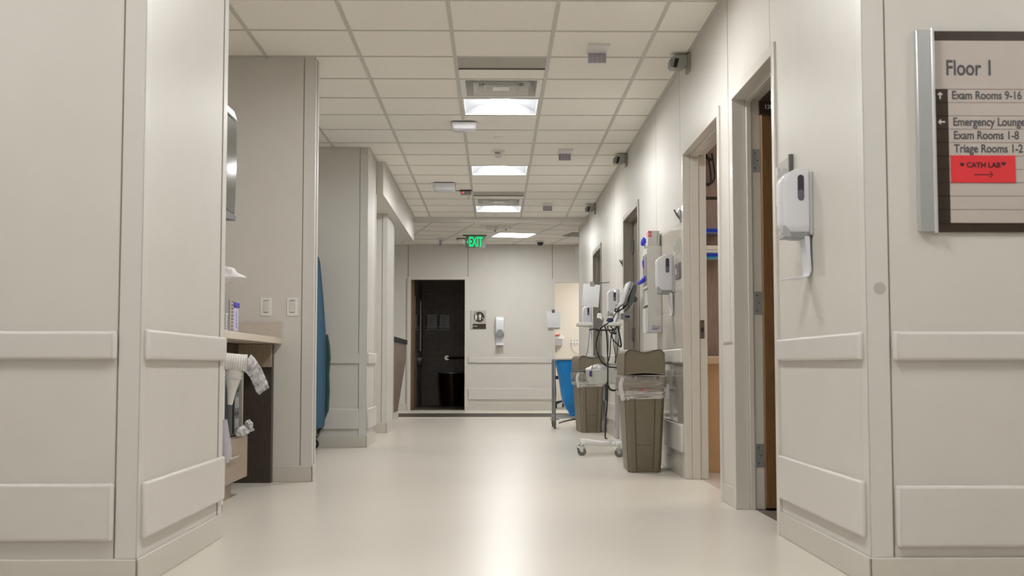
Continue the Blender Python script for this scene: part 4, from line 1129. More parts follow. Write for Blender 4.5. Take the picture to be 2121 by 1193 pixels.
# basket
b = MB(); L = []
for z, e in ((0.585, 0.030), (0.592, 0.012), (0.62, 0.004), (0.700, 0.0)): L.append((z, 0.765 + e, 1.055, 9.98 + e*0.5, 10.24 - e*0.5, 0.02 + e*0.3))
b.rrect(L); b.build('basket', mat('basket_grey', (0.55, 0.56, 0.52), 0.4), o, smooth=True)
# monitor : profile in XZ, thickness along Y
def XZ(px, py, Y=10.15):   # zoom crop coordinates measured on the photo -> x,z at that distance
    u = 1180 + px/9.94; v = 570 + py/9.94
    return ((u - 1025)*Y/F, 0.735 + (757.5 - v)*Y/F)
b = MB(); b.prism([XZ(*p) for p in ((905, 668), (1050, 562), (1190, 150), (1215, 135), (1240, 150), (1085, 590), (940, 700))], 10.02, 10.30, 'y')
mon = b.build('monitor_front', mat('monitor_silver', (0.50, 0.51, 0.52), 0.3), o, bevel=0.003)
b = MB(); b.prism([XZ(*p) for p in ((1240, 150), (1290, 168), (1290, 215), (1130, 560), (1060, 640), (965, 705), (940, 698), (1085, 590))], 10.025, 10.295, 'y'); b.build('monitor_body', M_midgrey, o, bevel=0.004)
b = MB(); b.prism([XZ(*p) for p in ((1290, 195), (1362, 225), (1350, 320), (1268, 622), (1185, 590), (1230, 380))], 10.05, 10.27, 'y'); b.build('monitor_back', M_dkgrey, o, bevel=0.005)
b = MB(); b.cyl((*[XZ(1205, 298)[0]], 10.0235, XZ(1205, 298)[1]), (XZ(1205, 298)[0], 10.03, XZ(1205, 298)[1]), 0.006, n=10); b.build('port', M_black, o)
b = MB(); b.tube([(XZ(1365, 400)[0], 10.14, XZ(1365, 400)[1]), (XZ(1300, 600)[0], 10.14, XZ(1300, 600)[1]), (XZ(1225, 770)[0], 10.14, XZ(1225, 770)[1])], 0.004); b.tube([(XZ(1150, 540)[0], 10.15, XZ(1150, 540)[1]), (PX, 10.15, 1.22)], 0.014, smooth=False); b.build('monitor_bracket', M_white2, o)
b = MB(); b.cyl((XZ(1340, 500)[0], 10.10, XZ(1340, 500)[1]), (XZ(1340, 500)[0], 10.20, XZ(1340, 500)[1]), 0.022, n=16); b.build('tilt_knob', M_dkgrey, o)
b = MB(); b.cyl((PX + 0.005, 10.12, 1.235), (PX + 0.005, 10.19, 1.235), 0.014, n=14); b.build('tilt_knob', M_dkgrey, o)
mb_ = box(XZ(1062, 0)[0], XZ(1285, 0)[0], 10.09, 10.2, XZ(0, 905)[1], XZ(0, 785)[1]).build('mount_box', M_midgrey, o, bevel=0.003)
box(XZ(1130, 0)[0], XZ(1225, 0)[0], 10.0885, 10.09, XZ(0, 880)[1], XZ(0, 830)[1]).build('mount_label', M_navy, mb_)
# cables
cab = MB()
def cable(pts, r=0.004, y=10.08):
    cab.tube([(XZ(px, py)[0], y + dy, XZ(px, py)[1]) for px, py, dy in pts], r, n=7, sub=5)
cable([(1040, 590, 0), (990, 700, -0.02), (900, 830, -0.03), (870, 900, -0.02)], 0.0045)
cable([(935, 690, 0), (905, 740, -.03), (960, 760, -.03), (1060, 700, -.02), (1150, 640, 0)], 0.006)
cable([(1100, 620, 0), (1080, 690, -.03), (1140, 620, -.02), (1210, 640, 0), (1120, 750, 0)], 0.005)
cable([(770, 985, -.11), (690, 1035, -.12), (600, 1110, -.12), (530, 1300, -.10), (515, 1520, -.10), (610, 1760, -.08), (740, 1870, -.06), (960, 1900, -.0)], 0.0058)
cable([(640, 1010, -.11), (690, 1080, -.11), (720, 1250, -.12), (735, 1600, -.13), (735, 2100, -.13), (722, 2600, -.12), (690, 3000, -.10), (688, 3230, -.08), (700, 3320, -.04), (740, 3340, 0)], 0.0060)
cable([(965, 1000, 0), (985, 1130, -.02), (1030, 1380, -.03), (1040, 1470, 0)], 0.007)
cable([(800, 1010, -.09), (820, 1090, -.11), (900, 1120, -.1), (940, 1040, -.06)], 0.0055)
cable([(760, 1010, -.09), (745, 1100, -.11), (800, 1190, -.12), (880, 1170, -.1), (850, 1120, -.1), (830, 1200, -.1), (840, 1300, -.1), (900, 1380, -.08), (1030, 1480, -.0)], 0.0050)
cable([(820, 1200, -.1), (800, 1400, -.1), (790, 1600, -.1), (775, 1760, -.04)], 0.0045)
cable([(840, 1280, -.1), (870, 1450, -.1), (915, 1700, -.06), (905, 1800, 0)], 0.0035)
cable([(985, 1300, -.02), (950, 1550, -.06), (905, 1800, -.06)], 0.003)
cable([(720, 2200, -.10), (790, 2330, -.06), (880, 2360, -.02), (980, 2355, 0.06)], 0.0085)
cable([(965, 870, -.05), (940, 920, -.06), (925, 970, -.05)], 0.003)
cab.build('cable', M_black, o, smooth=True)
cab = MB()
cable([(400, 1010, -.11), (370, 1200, -.13), (340, 1500, -.13), (290, 1700, -.13), (240, 1900, -.12)], 0.0032)
cable([(620, 1150, -.12), (560, 1400, -.13), (500, 1650, -.13), (430, 1850, -.12), (400, 2000, -.11)], 0.0032)
cable([(700, 1080, -.12), (755, 1300, -.12), (740, 1700, -.12), (760, 1780, -.08)], 0.003)
cab.build('grey_lead', mat('lead_grey', (0.16, 0.155, 0.15), 0.5), o, smooth=True)
cab = MB()
cable([(360, 1135, -.12), (470, 1120, -.13), (560, 1140, -.13), (880, 1140, -.12)], 0.0075)
cab.box(XZ(500, 0)[0], XZ(610, 0)[0], 9.94, 9.955, XZ(0, 1165)[1], XZ(0, 1130)[1])
cab.box(XZ(820, 0)[0], XZ(915, 0)[0], 9.955, 9.985, XZ(0, 1225)[1], XZ(0, 1185)[1])
cab.build('strain_relief', M_black, o, bevel=0.002)
# violet clip and port clip on the leads
v = MB(); v.box(0.775, 0.795, 9.945, 9.965, 0.648, 0.695); v.build('violet_connector', M_purple, o, bevel=0.003)
v = MB(); v.box(PX - 0.006, PX + 0.010, 10.125, 10.135, 0.955, 0.970); v.build('pole_clip', M_white, o)

# small things on the tray and in the basket
t = thing('thermometer_base', 'white upright thermometer base standing on the monitor stand tray', 'thermometer', (0.885, 10.06, 1.093))
b = MB(); b.prism([XZ(545, 955), XZ(548, 870), XZ(560, 785), XZ(630, 785), XZ(648, 870), XZ(660, 955)], 10.03, 10.09, 'y'); b.build('body', M_white2, t, bevel=0.008, seg=3)
b = MB(); b.cyl((XZ(598, 0)[0], 10.06, XZ(0, 790)[1]), (XZ(598, 0)[0], 10.06, XZ(0, 745)[1]), 0.005, 0.002, n=10); b.build('probe', M_black, t)
b = MB(); b.box(XZ(660, 0)[0], XZ(675, 0)[0], 10.04, 10.07, 1.093, XZ(0, 885)[1]); b.build('probe_holder', M_steel_dark, t)
t = thing('blood_pressure_cuff', 'rolled navy blood pressure cuff lying on the tray by the pole', 'blood pressure cuff', (0.965, 10.07, 1.093))
b = MB(); b.blob((XZ(815, 0)[0], 10.08, 1.113), 0.030, 0.040, 0.017, seed=2, amp=0.10); b.build('cuff_roll', M_navy, t, smooth=True)
b = MB(); b.blob((XZ(820, 0)[0], 10.08, 1.131), 0.026, 0.035, 0.004, seed=3, amp=0.1); b.build('velcro_edge', M_midgrey, t, smooth=True)
t = thing('tubing_coil', 'grey disc of coiled tubing wedged on the front edge of the tray', 'tubing coil', (0.835, 9.955, 1.04))
b = MB()
for r in (0.018, 0.027, 0.036): b.lathe([(r + 0.0045, -0.006), (r + 0.0045, 0.006), (r - 0.0045, 0.006), (r - 0.0045, -0.006), (r + 0.0045, -0.006)], (XZ(540, 0)[0], 9.953, XZ(0, 995)[1]), axis='y', cap=False)
b.lathe([(0, -0.004), (0.038, -0.004), (0.038, 0.004), (0, 0.004)], (XZ(540, 0)[0], 9.953, XZ(0, 995)[1]), axis='y')
b.build('coil', mat('tube_grey', (0.17, 0.155, 0.15), 0.4), t, smooth=True)
def bag(name, label, c, r, seed, m, extra=None, amp=0.3):
    t = thing(name, label, 'plastic bag', (c[0], c[1], c[2] - r[2]))
    b = MB(); b.blob(c, *r, seed=seed, amp=amp, n=28, m=16); b.build('crumpled_film', m, t, smooth=True)
    if extra:
        b = MB(); b.blob(*extra, seed=seed + 1, amp=0.45, n=24, m=12); b.build('loose_fold', m, t, smooth=True)
    return t
bag('plastic_bag', 'crumpled clear plastic bag filling the basket of the monitor stand', (0.90, 10.11, 0.700), (0.115, 0.10, 0.045), 11, M_bagwhite, ((0.85, 10.1, 0.715), 0.06, 0.06, 0.035))

# linen hamper ------------------------------------------------------------------
o = thing('linen_hamper', 'steel hamper frame on casters holding a bright blue linen bag', 'linen hamper', (0.93, 14.55, 0))
b = MB(); hx0, hx1, hy0, hy1, hzt = 0.703, 1.15, 14.30, 14.78, 0.812
b.tube([(hx0, hy0, hzt), (hx1, hy0, hzt), (hx1, hy1, hzt), (hx0, hy1, hzt), (hx0, hy0, hzt)], 0.011, smooth=False)
b.tube([(hx0, hy0, 0.13), (hx1, hy0, 0.13), (hx1, hy1, 0.13), (hx0, hy1, 0.13), (hx0, hy0, 0.13)], 0.011, smooth=False)
b.build('frame_rail', M_steel, o)
for x, y in ((hx0, hy0), (hx1, hy0), (hx0, hy1), (hx1, hy1)):
    b = MB(); b.cyl((x, y, 0.07), (x, y, hzt), 0.013, n=14); b.build('leg', M_steel, o, smooth=True)
    b = MB(); b.cyl((x, y, 0.105), (x, y, 0.113), 0.055 if y == hy0 else 0.03, n=20); b.build('bumper_disc', M_midgrey, o)
    b = MB(); b.cyl((x - 0.011, y, 0.028), (x + 0.011, y, 0.028), 0.028, n=18); b.box(x - 0.016, x + 0.016, y - 0.010, y + 0.012, 0.035, 0.10); b.build('caster', M_steel_dark, o, bevel=0.002)
b = MB(); b.tube([(0.74, 14.14, 0.075), (0.83, 14.14, 0.10), (0.95, 14.2, 0.12), (1.0, 14.3, 0.12)], 0.010); b.build('foot_pedal', M_steel_dark, o)
tb = MB(); L = []
for z, x0, x1, y0, y1, r in ((0.815, 0.712, 1.14, 14.295, 14.79, 0.04), (0.79, 0.722, 1.13, 14.31, 14.77, 0.05), (0.70, 0.745, 1.12, 14.32, 14.76, 0.07), (0.55, 0.772, 1.10, 14.34, 14.74, 0.09), (0.38, 0.790, 1.09, 14.35, 14.73, 0.11), (0.28, 0.815, 1.07, 14.37, 14.70, 0.11), (0.215, 0.85, 1.04, 14.40, 14.68, 0.09), (0.185, 0.885, 1.02, 14.43, 14.65, 0.06), (0.165, 0.885, 1.03, 14.42, 14.66, 0.06), (0.135, 0.875, 1.04, 14.41, 14.67, 0.06)):
    L.append((z, x0, x1, y0, y1, r))
tb.rrect(L, 6)
v2 = []
for x, y, z in tb.v:
    k = 1 + 0.012*math.sin(38*x + 9*z) + 0.010*math.sin(31*y - 6*z); v2.append((0.93 + (x - 0.93)*k, 14.55 + (y - 14.55)*k, z))
tb.v = v2; tb.build('linen_bag', M_blue, o, smooth=True, subsurf=1)

# ================================================================== LEFT ALCOVES
# towel dispenser on the back of the near wall
o = thing('towel_dispenser', 'glossy smoked grey towel dispenser on the wall just past the near corner', 'towel dispenser', (-1.37, 5.3, 1.39))
Y1 = 5.287
prof = [(Y1, 1.872), (Y1 + 0.24, 1.872), (Y1 + 0.315, 1.855), (Y1 + 0.335, 1.80), (Y1 + 0.338, 1.66), (Y1 + 0.325, 1.52), (Y1 + 0.310, 1.43), (Y1, 1.43)]
b = MB(); b.prism(prof, -1.52, -1.203, 'x'); b.build('cover', M_smoke, o, bevel=0.012, seg=3)
b = MB(); b.prism([(Y1, 1.905), (Y1 + 0.25, 1.905), (Y1 + 0.33, 1.872), (Y1 + 0.25, 1.8735), (Y1, 1.8735)], -1.525, -1.200, 'x'); b.build('top_frame', M_alum, o, bevel=0.003)
b = MB(); b.prism([(Y1, 1.43), (Y1 + 0.312, 1.43), (Y1 + 0.312, 1.405), (Y1, 1.385)], -1.525, -1.200, 'x'); b.build('bottom_tray', M_dkgrey, o, bevel=0.003)
b = MB(); b.box(-1.2015, -1.199, Y1 + 0.01, Y1 + 0.03, 1.44, 1.86); b.build('side_edge', M_alum, o)
# tissue
o = thing('tissue_box', 'crumpled white tissue sticking out of a wall box under the towel dispenser', 'tissue', (-1.33, 5.3, 1.10))
box(-1.47, -1.215, 5.287, 5.40, 1.09, 1.20).build('box_body', M_white, o, bevel=0.004)
b = MB(); b.blob((-1.215, 5.475, 1.142), 0.06, 0.080, 0.038, seed=21, amp=0.38, n=24, m=14); b.build('tissue', M_tissue, o, smooth=True)

# counter
o = thing('countertop', 'beige laminate worktop with a low backsplash in the left alcove', 'worktop', (-1.7, 6.6, 0.875))
b = MB(); b.box(-2.045, -1.362, 5.315, 7.795, 0.876, 0.914); b.build('slab', M_counter, o, bevel=0.003)
b = MB(); b.box(-2.045, -1.362, 7.775, 7.795, 0.915, 1.019); b.box(-2.045, -2.025, 5.315, 7.774, 0.915, 1.019); b.build('backsplash', mat('splash_laminate', (0.60, 0.53, 0.465), 0.4), o, bevel=0.002)
o = thing('desk_base', 'dark wood grain cabinet frame beneath the alcove worktop', 'cabinet', (-1.7, 7.7, 0))
b = MB(); b.box(-2.04, -1.413, 7.72, 7.79, 0, 0.872); b.build('end_panel', M_dkwood, o)
b = MB(); b.box(-2.04, -1.413, 7.69, 7.719, 0.728, 0.872); b.build('apron', M_woodlt, o)
b = MB(); b.box(-2.04, -1.62, 7.40, 7.688, 0.60, 0.872); b.build('cubby', M_dkwood, o)
# drawers
o = thing('drawer_unit', 'low light wood drawer unit standing under the worktop', 'drawer unit', (-1.7, 6.55, 0))
b = MB(); b.box(-2.03, -1.442, 6.12, 7.03, 0.10, 0.342); b.build('body', M_woodlt, o, bevel=0.002)
b = MB(); b.box(-2.02, -1.475, 6.14, 6.86, 0.0, 0.10); b.build('toe_kick', M_woodlt, o)
for z0, z1 in ((0.105, 0.336),):
    fr_ = MB(); fr_.box(-1.4415, -1.420, 6.125, 7.027, z0, z1); df = fr_.build('drawer', M_woodlt, o, bevel=0.002)
    h = MB(); h.tube([(-1.421, 6.50, 0.245), (-1.400, 6.505, 0.245), (-1.400, 6.68, 0.245), (-1.421, 6.685, 0.245)], 0.006, smooth=False); h.build('drawer_handle', M_chrome, df)
# computer tower on the drawers
o = thing('computer_tower', 'dark computer with shiny slots standing on the low drawer unit', 'computer', (-1.6, 6.86, 0.343))
b = MB(); b.box(-1.78, -1.447, 6.73, 6.975, 0.343, 0.668); b.build('case', M_dkgrey, o, bevel=0.02, seg=3)
for z, h in ((0.39, 0.05), (0.46, 0.02), (0.50, 0.06), (0.59, 0.035)):
    box(-1.448, -1.445, 6.80, 6.90, z, z + h).build('front_slot', M_midgrey if h > 0.04 else M_black, o)
box(-1.447, -1.440, 6.745, 6.765, 0.36, 0.64).build('trim_strip', M_black, o)
tag(box(-1.50, -1.443, 6.985, 7.005, 0.343, 0.70).build('document_holder', mat('beige_metal', (0.42, 0.38, 0.31), 0.4), bevel=0.002), 'slim upright beige metal divider beside the dark computer', 'divider')

# bags on drawers
bag('plastic_bag', 'crinkled clear plastic bag lying on the drawer unit before the computer', (-1.415, 6.84, 0.372), (0.030, 0.08, 0.028), 31, M_clear, ((-1.405, 6.98, 0.390), 0.025, 0.05, 0.035), amp=0.4)

# notebooks, bottle, box on the counter
def notebook(y0, y1, x, h, cols, label, zoff=0.0):
    t = thing('notebook', label, 'notebook', (x - 0.1, (y0+y1)/2, 0.915))
    box(x - 0.20, x, y0, y1, 0.915, 0.915 + h).build('pages', cols[0], t)
    b = MB()
    for k in range(9):
        z = 0.925 + k*(h - 0.02)/8
        b.lathe([(0.0085, -0.0015), (0.0085, 0.0015), (0.006, 0.0015), (0.006, -0.0015), (0.0085, -0.0015)], (x, (y0+y1)/2, z), n=12, axis='z', cap=False)
    b.build('spiral_ring', M_black, t)
    return t
notebook(6.14, 6.18, -1.372, 0.090, (M_white2,), 'white spiral notebook standing on the worktop, nearest the wall corner')
notebook(6.205, 6.265, -1.372, 0.090, (M_paper,), 'white notebook under the dark box, next to the tan notebook')
notebook(6.29, 6.385, -1.372, 0.165, (mat('tan_cover', (0.42, 0.36, 0.31), 0.5),), 'tan spiral notebook standing left of the blue capped tube')
t = thing('card_box', 'dark grey box resting on top of the short white notebooks', 'box', (-1.42, 6.2, 1.006))
box(-1.50, -1.374, 6.12, 6.275, 1.0055, 1.104).build('box_body', M_midgrey, t, bevel=0.003)
t = thing('wipes_tube', 'slim white tube with blue cap and violet lettering on the worktop', 'bottle', (-1.40, 6.46, 0.915))
b = MB(); b.box(-1.48, -1.374, 6.40, 6.52, 0.915, 1.045); b.build('body', M_label, t, bevel=0.008, seg=3)
b = MB(); b.box(-1.483, -1.370, 6.395, 6.53, 1.045, 1.073); b.build('cap', M_bluecap, t, bevel=0.004)
tm = Matrix.Translation((-1.3732, 6.46, 0.98)) @ Matrix.Rotation(PI/2, 4, 'Z') @ Matrix.Rotation(PI/2, 4, 'X') @ Matrix.Rotation(-PI/2, 4, 'Z')
text('WIPES', 0.034, M_inkblue, t, tm, extrude=0.0002, align='CENTER')

# switches on the alcove wall
for i, x in enumerate((-1.468, -1.2995)):
    lab = ['white wall switch plate above the worktop, left of the pair', 'white wall switch plate beyond the end of the worktop, right of the pair'][i]
    if i == 0:
        t = thing('wall_switch', lab, 'light switch', (x, 7.8, 1.055))
        box(x - 0.037, x + 0.037, 7.794, 7.8, 1.055, 1.173).build('plate', M_white2, t, bevel=0.002)
        box(x - 0.019, x + 0.019, 7.791, 7.794, 1.08, 1.150).build('rocker', mat('rocker_white', (0.68, 0.67, 0.63), 0.35), t, bevel=0.001)
        b = MB(); b.box(x - 0.017, x + 0.017, 7.7925, 7.794, 1.1535, 1.1565); b.box(x - 0.015, x + 0.015, 7.7925, 7.794, 1.0755, 1.0775); b.build('print_line', M_letter, t)
        t['group'] = 'pair of wall switches'
        sw = t
    else: copy_tree(sw, (x, 7.8, 1.055), lab)

# white supply cart behind near corner, with cup sleeve and funnel
o = thing('supply_cart', 'white wheeled cart whose upright shows just past the near left corner', 'cart', (-1.55, 5.9, 0))
M_cart = mat('cart_white', (0.74, 0.74, 0.77), 0.35)
for x, y in ((-1.368, 6.08), (-1.368, 5.62), (-1.80, 6.08), (-1.80, 5.62)):
    box(x - 0.02, x + 0.02, y - 0.02, y + 0.02, 0.085, 0.83).build('upright', M_cart, o, bevel=0.004)
    b = MB(); b.cyl((x - 0.012, y, 0.035), (x + 0.012, y, 0.035), 0.035, n=18); b.build('caster_wheel', M_dkgrey, o)
    b = MB(); b.box(x - 0.018, x + 0.018, y - 0.022, y + 0.022, 0.05, 0.085); b.build('caster_fork', M_cup, o)
for z in (0.12, 0.45, 0.80): box(-1.80, -1.368, 5.62, 6.08, z, z + 0.02).build('shelf', M_cart, o)
def lathe_dir(prof, p, d, n=28):
    d = Vector(d).normalized(); a = d.orthogonal().normalized(); c = d.cross(a); p = Vector(p)
    return [[p + d*h + (a*math.cos(2*PI*j/n) + c*math.sin(2*PI*j/n))*r for j in range(n)] for r, h in prof]
t = thing('cup_sleeve', 'horizontal stack of white foam cups in a torn clear sleeve', 'cups', (-1.28, 6.0, 0.74))
prof = [(0.040, 0)]
for k in range(11):
    prof += [(0.0405, 0.012*k + 0.002), (0.0425, 0.012*k + 0.006), (0.0405, 0.012*k + 0.010)]
prof += [(0.043, 0.136), (0.043, 0.142), (0.0385, 0.142), (0.032, 0.10)]
d = Vector((0.95, 0.25, -0.09))
b = MB(); b.ring(lathe_dir(prof, (-1.362, 5.98, 0.762), d)); b.build('cup_stack', M_cup, t, smooth=True)
b = MB(); b.cyl((-1.368, 5.99, 0.80), (-1.335, 6.0, 0.80), 0.020, n=16); b.build('cup_foot', M_white, t)
L = []
rnd = random.Random(9)
for i, (c, r1, r2) in enumerate((((-1.228, 6.015, 0.752), 0.044, 0.044), ((-1.205, 6.02, 0.735), 0.040, 0.038), ((-1.185, 6.025, 0.705), 0.036, 0.030), ((-1.165, 6.03, 0.665), 0.034, 0.026), ((-1.150, 6.03, 0.630), 0.036, 0.024), ((-1.138, 6.03, 0.612), 0.030, 0.016))):
    dd = Vector((0.6, 0.1, -0.8 if i > 1 else -0.35)).normalized(); a = dd.cross(Vector((0, 1, 0))).normalized(); c2 = dd.cross(a)
    L.append([Vector(c) + a*math.cos(2*PI*j/22)*r1*(1 + rnd.uniform(-.13, .13)) + c2*math.sin(2*PI*j/22)*r2*(1 + rnd.uniform(-.15, .15)) for j in range(22)])
b = MB(); b.ring(L, cap=False); b.build('sleeve_film', M_clear, t, smooth=True)
t = thing('funnel', 'white cone shaped plastic cup hanging point down below the foam cups', 'funnel', (-1.29, 6.0, 0.56))
b = MB(); b.ring(lathe_dir([(0.012, 0), (0.020, 0.06), (0.034, 0.115), (0.042, 0.150), (0.034, 0.185), (0.030, 0.19)], (-1.305, 6.02, 0.545), (0.10, 0, 1))); b.build('cone', M_cup, t, smooth=True)
b = MB(); b.ring(lathe_dir([(0.034, 0.0), (0.043, 0.002), (0.043, 0.008), (0.034, 0.010)], (-1.291, 6.02, 0.672), (0.10, 0, 1))); b.build('rim', M_white, t, smooth=True)
t = thing('plastic_bag', 'limp milky bag hanging low along the white cart upright', 'plastic bag', (-1.36, 6.05, 0.27))
L = []
rnd = random.Random(14)
for i, (c, r) in enumerate((((-1.325, 6.0, 0.47), 0.010), ((-1.325, 6.0, 0.43), 0.018), ((-1.322, 6.0, 0.38), 0.022), ((-1.318, 6.0, 0.33), 0.026), ((-1.315, 6.0, 0.29), 0.024), ((-1.313, 6.0, 0.265), 0.010))):
    L.append([(c[0] + math.cos(2*PI*j/18)*r*(1 + rnd.uniform(-.2, .2)), c[1] + math.sin(2*PI*j/18)*r*1.6, c[2] + rnd.uniform(-.006, .006)) for j in range(18)])
b = MB(); b.ring(L); b.build('crumpled_film', mat('lilac_bag', (0.66, 0.62, 0.70), 0.3, alpha=0.7), t, smooth=True)

# covered blue cart in the second alcove
o = thing('covered_cart', 'tall cart under a blue fabric cover in the second left alcove', 'covered cart', (-1.78, 10.4, 0))
b = MB(); L = []
prof = [(-2.02, 0.20), (-1.508, 0.20), (-1.500, 0.26), (-1.500, 0.55), (-1.504, 0.85), (-1.512, 1.03), (-1.535, 1.35), (-1.560, 1.66), (-1.572, 1.705), (-1.60, 1.722), (-2.02, 1.722)]
for i, y in enumerate((9.95, 10.0, 10.25, 10.5, 10.75, 10.83, 10.86)):
    s = 0.0 if 0 < i < 6 else 0.012
    L.append([(x - s + (0.006*math.sin(9*y + 4*z) if x > -1.9 else 0), y, z) for x, z in prof])
b.ring(L); b.build('fabric_cover', M_blue2, o, smooth=True)
b = MB(); b.lathe([(0.0, 0), (0.012, 0.004), (0.012, 0.016), (0, 0.02)], (-1.585, 10.80, 1.715)); b.build('corner_knob', M_white, o)
b = MB(); b.prism([(-1.52, 0.25), (-1.486, 0.34), (-1.478, 0.52), (-1.484, 0.66), (-1.473, 0.80), (-1.482, 0.92), (-1.500, 1.02), (-1.53, 1.0)], 10.862, 10.94, 'y'); b.build('side_bag', M_green, o, bevel=0.01)
b = MB(); b.prism([(-1.60, 0.20), (-1.515, 0.20), (-1.55, 0.135), (-1.57, 0.095), (-1.60, 0.095)], 10.70, 10.84, 'y'); b.build('wheel_bracket', M_black, o)
for y in (10.78, 10.05):
    b = MB(); b.cyl((-1.60, y + 0.018, 0.05), (-1.60, y - 0.018, 0.05), 0.05, n=28); wh = b.build('wheel', M_black, o, bevel=0.006)
    b = MB()
    for k in range(6):
        a = 2*PI*k/6; b.prism([(-1.60 + math.cos(a - .2)*0.012, 0.05 + math.sin(a - .2)*0.012), (-1.60 + math.cos(a - .12)*0.034, 0.05 + math.sin(a - .12)*0.034), (-1.60 + math.cos(a + .2)*0.034, 0.05 + math.sin(a + .2)*0.034)], y - 0.020, y - 0.017, 'y')
    b.build('hubcap', M_chrome, wh)
b = MB(); b.box(-2.0, -1.55, 10.0, 10.82, 0.13, 0.20); b.build('chassis', M_steel_dark, o)
b = MB(); b.box(-1.60, -1.57, 10.03, 10.07, 0.07, 0.135); b.build('wheel_bracket', M_black, o)

# nurses desk
o = thing('nurses_desk', 'walnut brown reception desk with black top at the far left', 'reception desk', (-1.6, 16, 0))
b = MB(); b.prism([(-1.265, 1.04), (-1.265, 0.80), (-1.375, 0.10), (-1.95, 0.10), (-1.95, 1.04)], 14.42, 17.25, 'y'); b.build('body', M_deskwood, o)
b = MB(); b.box(-1.98, -1.245, 14.40, 17.30, 1.04, 1.10); b.build('desk_top', mat('black_laminate', (0.018, 0.017, 0.018), 0.7, spec=0.1), o)
b = MB(); b.box(-1.90, -1.36, 14.42, 17.22, 0.0, 0.10); b.build('kick_board', M_base, o)

# ================================================================== FAR ROOMS
# toilet room
o = thing('mirror', 'tall bright mirror on the left wall inside the dark restroom', 'mirror', (-1.38, 21.9, 1.01))
box(-1.378, -1.372, 20.95, 22.45, 1.01, 1.95).build('glass', M_mirror, o)
b = MB(); b.box(-1.379, -1.366, 22.45, 22.85, 1.0, 1.96); b.build('dark_side_panel', M_black, o)
b = MB(); b.box(-1.371, -1.366, 22.44, 22.46, 1.0, 1.96); b.box(-1.371, -1.366, 22.84, 22.86, 1.0, 1.96); b.build('frame_edge', M_alum, o)
o = thing('washbasin', 'dim grey wall-hung washbasin inside the dark restroom', 'washbasin', (-1.38, 21.7, 0.55))
b = MB(); L = []
for z, r, d in ((0.74, 0.02, 0.05), (0.77, 0.035, 0.16), (0.82, 0.06, 0.24), (0.87, 0.075, 0.28), (0.88, 0.078, 0.28)):
    L.append((z, -1.377, -1.378 + r*1.1 + 0.01, 21.7 - d, 21.7 + d, min(0.02, r*0.4)))
b.rrect(L); b.build('basin', mat('basin_grey', (0.32, 0.33, 0.30), 0.3), o, smooth=True)
b = MB(); b.cyl((-1.345, 21.7, 0.88), (-1.345, 21.7, 0.95), 0.009, n=12); b.build('faucet', M_chrome, o)
b = MB(); b.tube([(-1.345, 21.75, 0.74), (-1.345, 21.75, 0.50), (-1.35, 21.75, 0.44), (-1.376, 21.75, 0.42)], 0.012); b.build('drain_pipe', M_steel_dark, o)
o = thing('grab_bar', 'horizontal steel grab bar on the back wall of the restroom', 'grab bar', (-0.6, 22.9, 0.88))
b = MB(); b.tube([(-0.89, 22.90, 0.888), (-0.89, 22.84, 0.888), (-0.30, 22.84, 0.888), (-0.30, 22.90, 0.888)], 0.017, smooth=False); b.build('bar', M_bronze, o, smooth=True)
b = MB(); b.cyl((-0.905, 22.90, 0.888), (-0.905, 22.885, 0.888), 0.045, n=20); b.build('flange', M_chrome, o, smooth=True)
o = thing('trash_can', 'dark round tapered waste can inside the restroom', 'waste can', (-0.80, 22.6, 0))
b = MB(); b.lathe([(0.19, 0), (0.20, 0.01), (0.205, 0.08), (0.255, 0.60), (0.245, 0.60), (0.0, 0.59)], (-0.80, 22.6, 0), n=36); b.build('body', M_bronze, o, smooth=True)
b = MB(); b.lathe([(0.258, 0.60), (0.258, 0.612), (0.235, 0.615), (0.235, 0.60), (0.258, 0.60)], (-0.80, 22.6, 0), n=36, cap=False); b.build('rim', M_steel, o, smooth=True)
for i, x in enumerate((-1.325, -1.090)):
    lab = ['left paper notice with a black stripe on the restroom back wall', 'right paper notice with a black stripe on the restroom back wall'][i]
    if i == 0:
        t = thing('wall_notice', lab, 'notice', (x, 22.9, 1.415)); t['group'] = 'pair of restroom notices'
        box(x, x + 0.228, 22.893, 22.896, 1.415, 1.70).build('sheet', M_paper, t)
        box(x + 0.003, x + 0.050, 22.8915, 22.893, 1.475, 1.695).build('black_stripe', M_black, t)
        b = MB()
        for k in range(11): b.box(x + 0.065, x + 0.20 - 0.02*(k % 3), 22.8915, 22.893, 1.67 - k*0.018, 1.674 - k*0.018)
        b.box(x + 0.065, x + 0.22, 22.8915, 22.893, 1.438, 1.450); b.box(x + 0.003, x + 0.05, 22.8915, 22.893, 1.425, 1.465)
        b.build('print_line', M_letter, t); n0 = t
    else: copy_tree(n0, (x, 22.9, 1.415), lab)

# cream room at far right
o = thing('glove_basket', 'white basket with crumpled wrapping and a red stripe on cream wall', 'wall basket', (1.2, 23.5, 1.15))
b = MB(); b.box(1.10, 1.30, 23.40, 23.498, 1.13, 1.235)
b.build('wire_basket', mat('basket_pale', (0.50, 0.49, 0.53), 0.4), o)
b = MB(); b.blob((1.21, 23.44, 1.285), 0.12, 0.05, 0.07, seed=5, amp=0.25); b.build('wrapping', M_tissue, o, smooth=True)
b = MB(); b.tube([(1.09, 23.385, 1.28), (1.17, 23.375, 1.325), (1.26, 23.38, 1.335)], 0.012); b.build('red_stripe', M_red, o)
b = MB(); b.tube([(1.12, 23.45, 1.13), (1.16, 23.46, 1.08), (1.19, 23.46, 1.0)], 0.010); b.build('hose', M_midgrey, o)
o = thing('wall_outlet', 'white electrical outlet plate with black sockets on cream wall', 'outlet', (1.52, 23.5, 1.15))
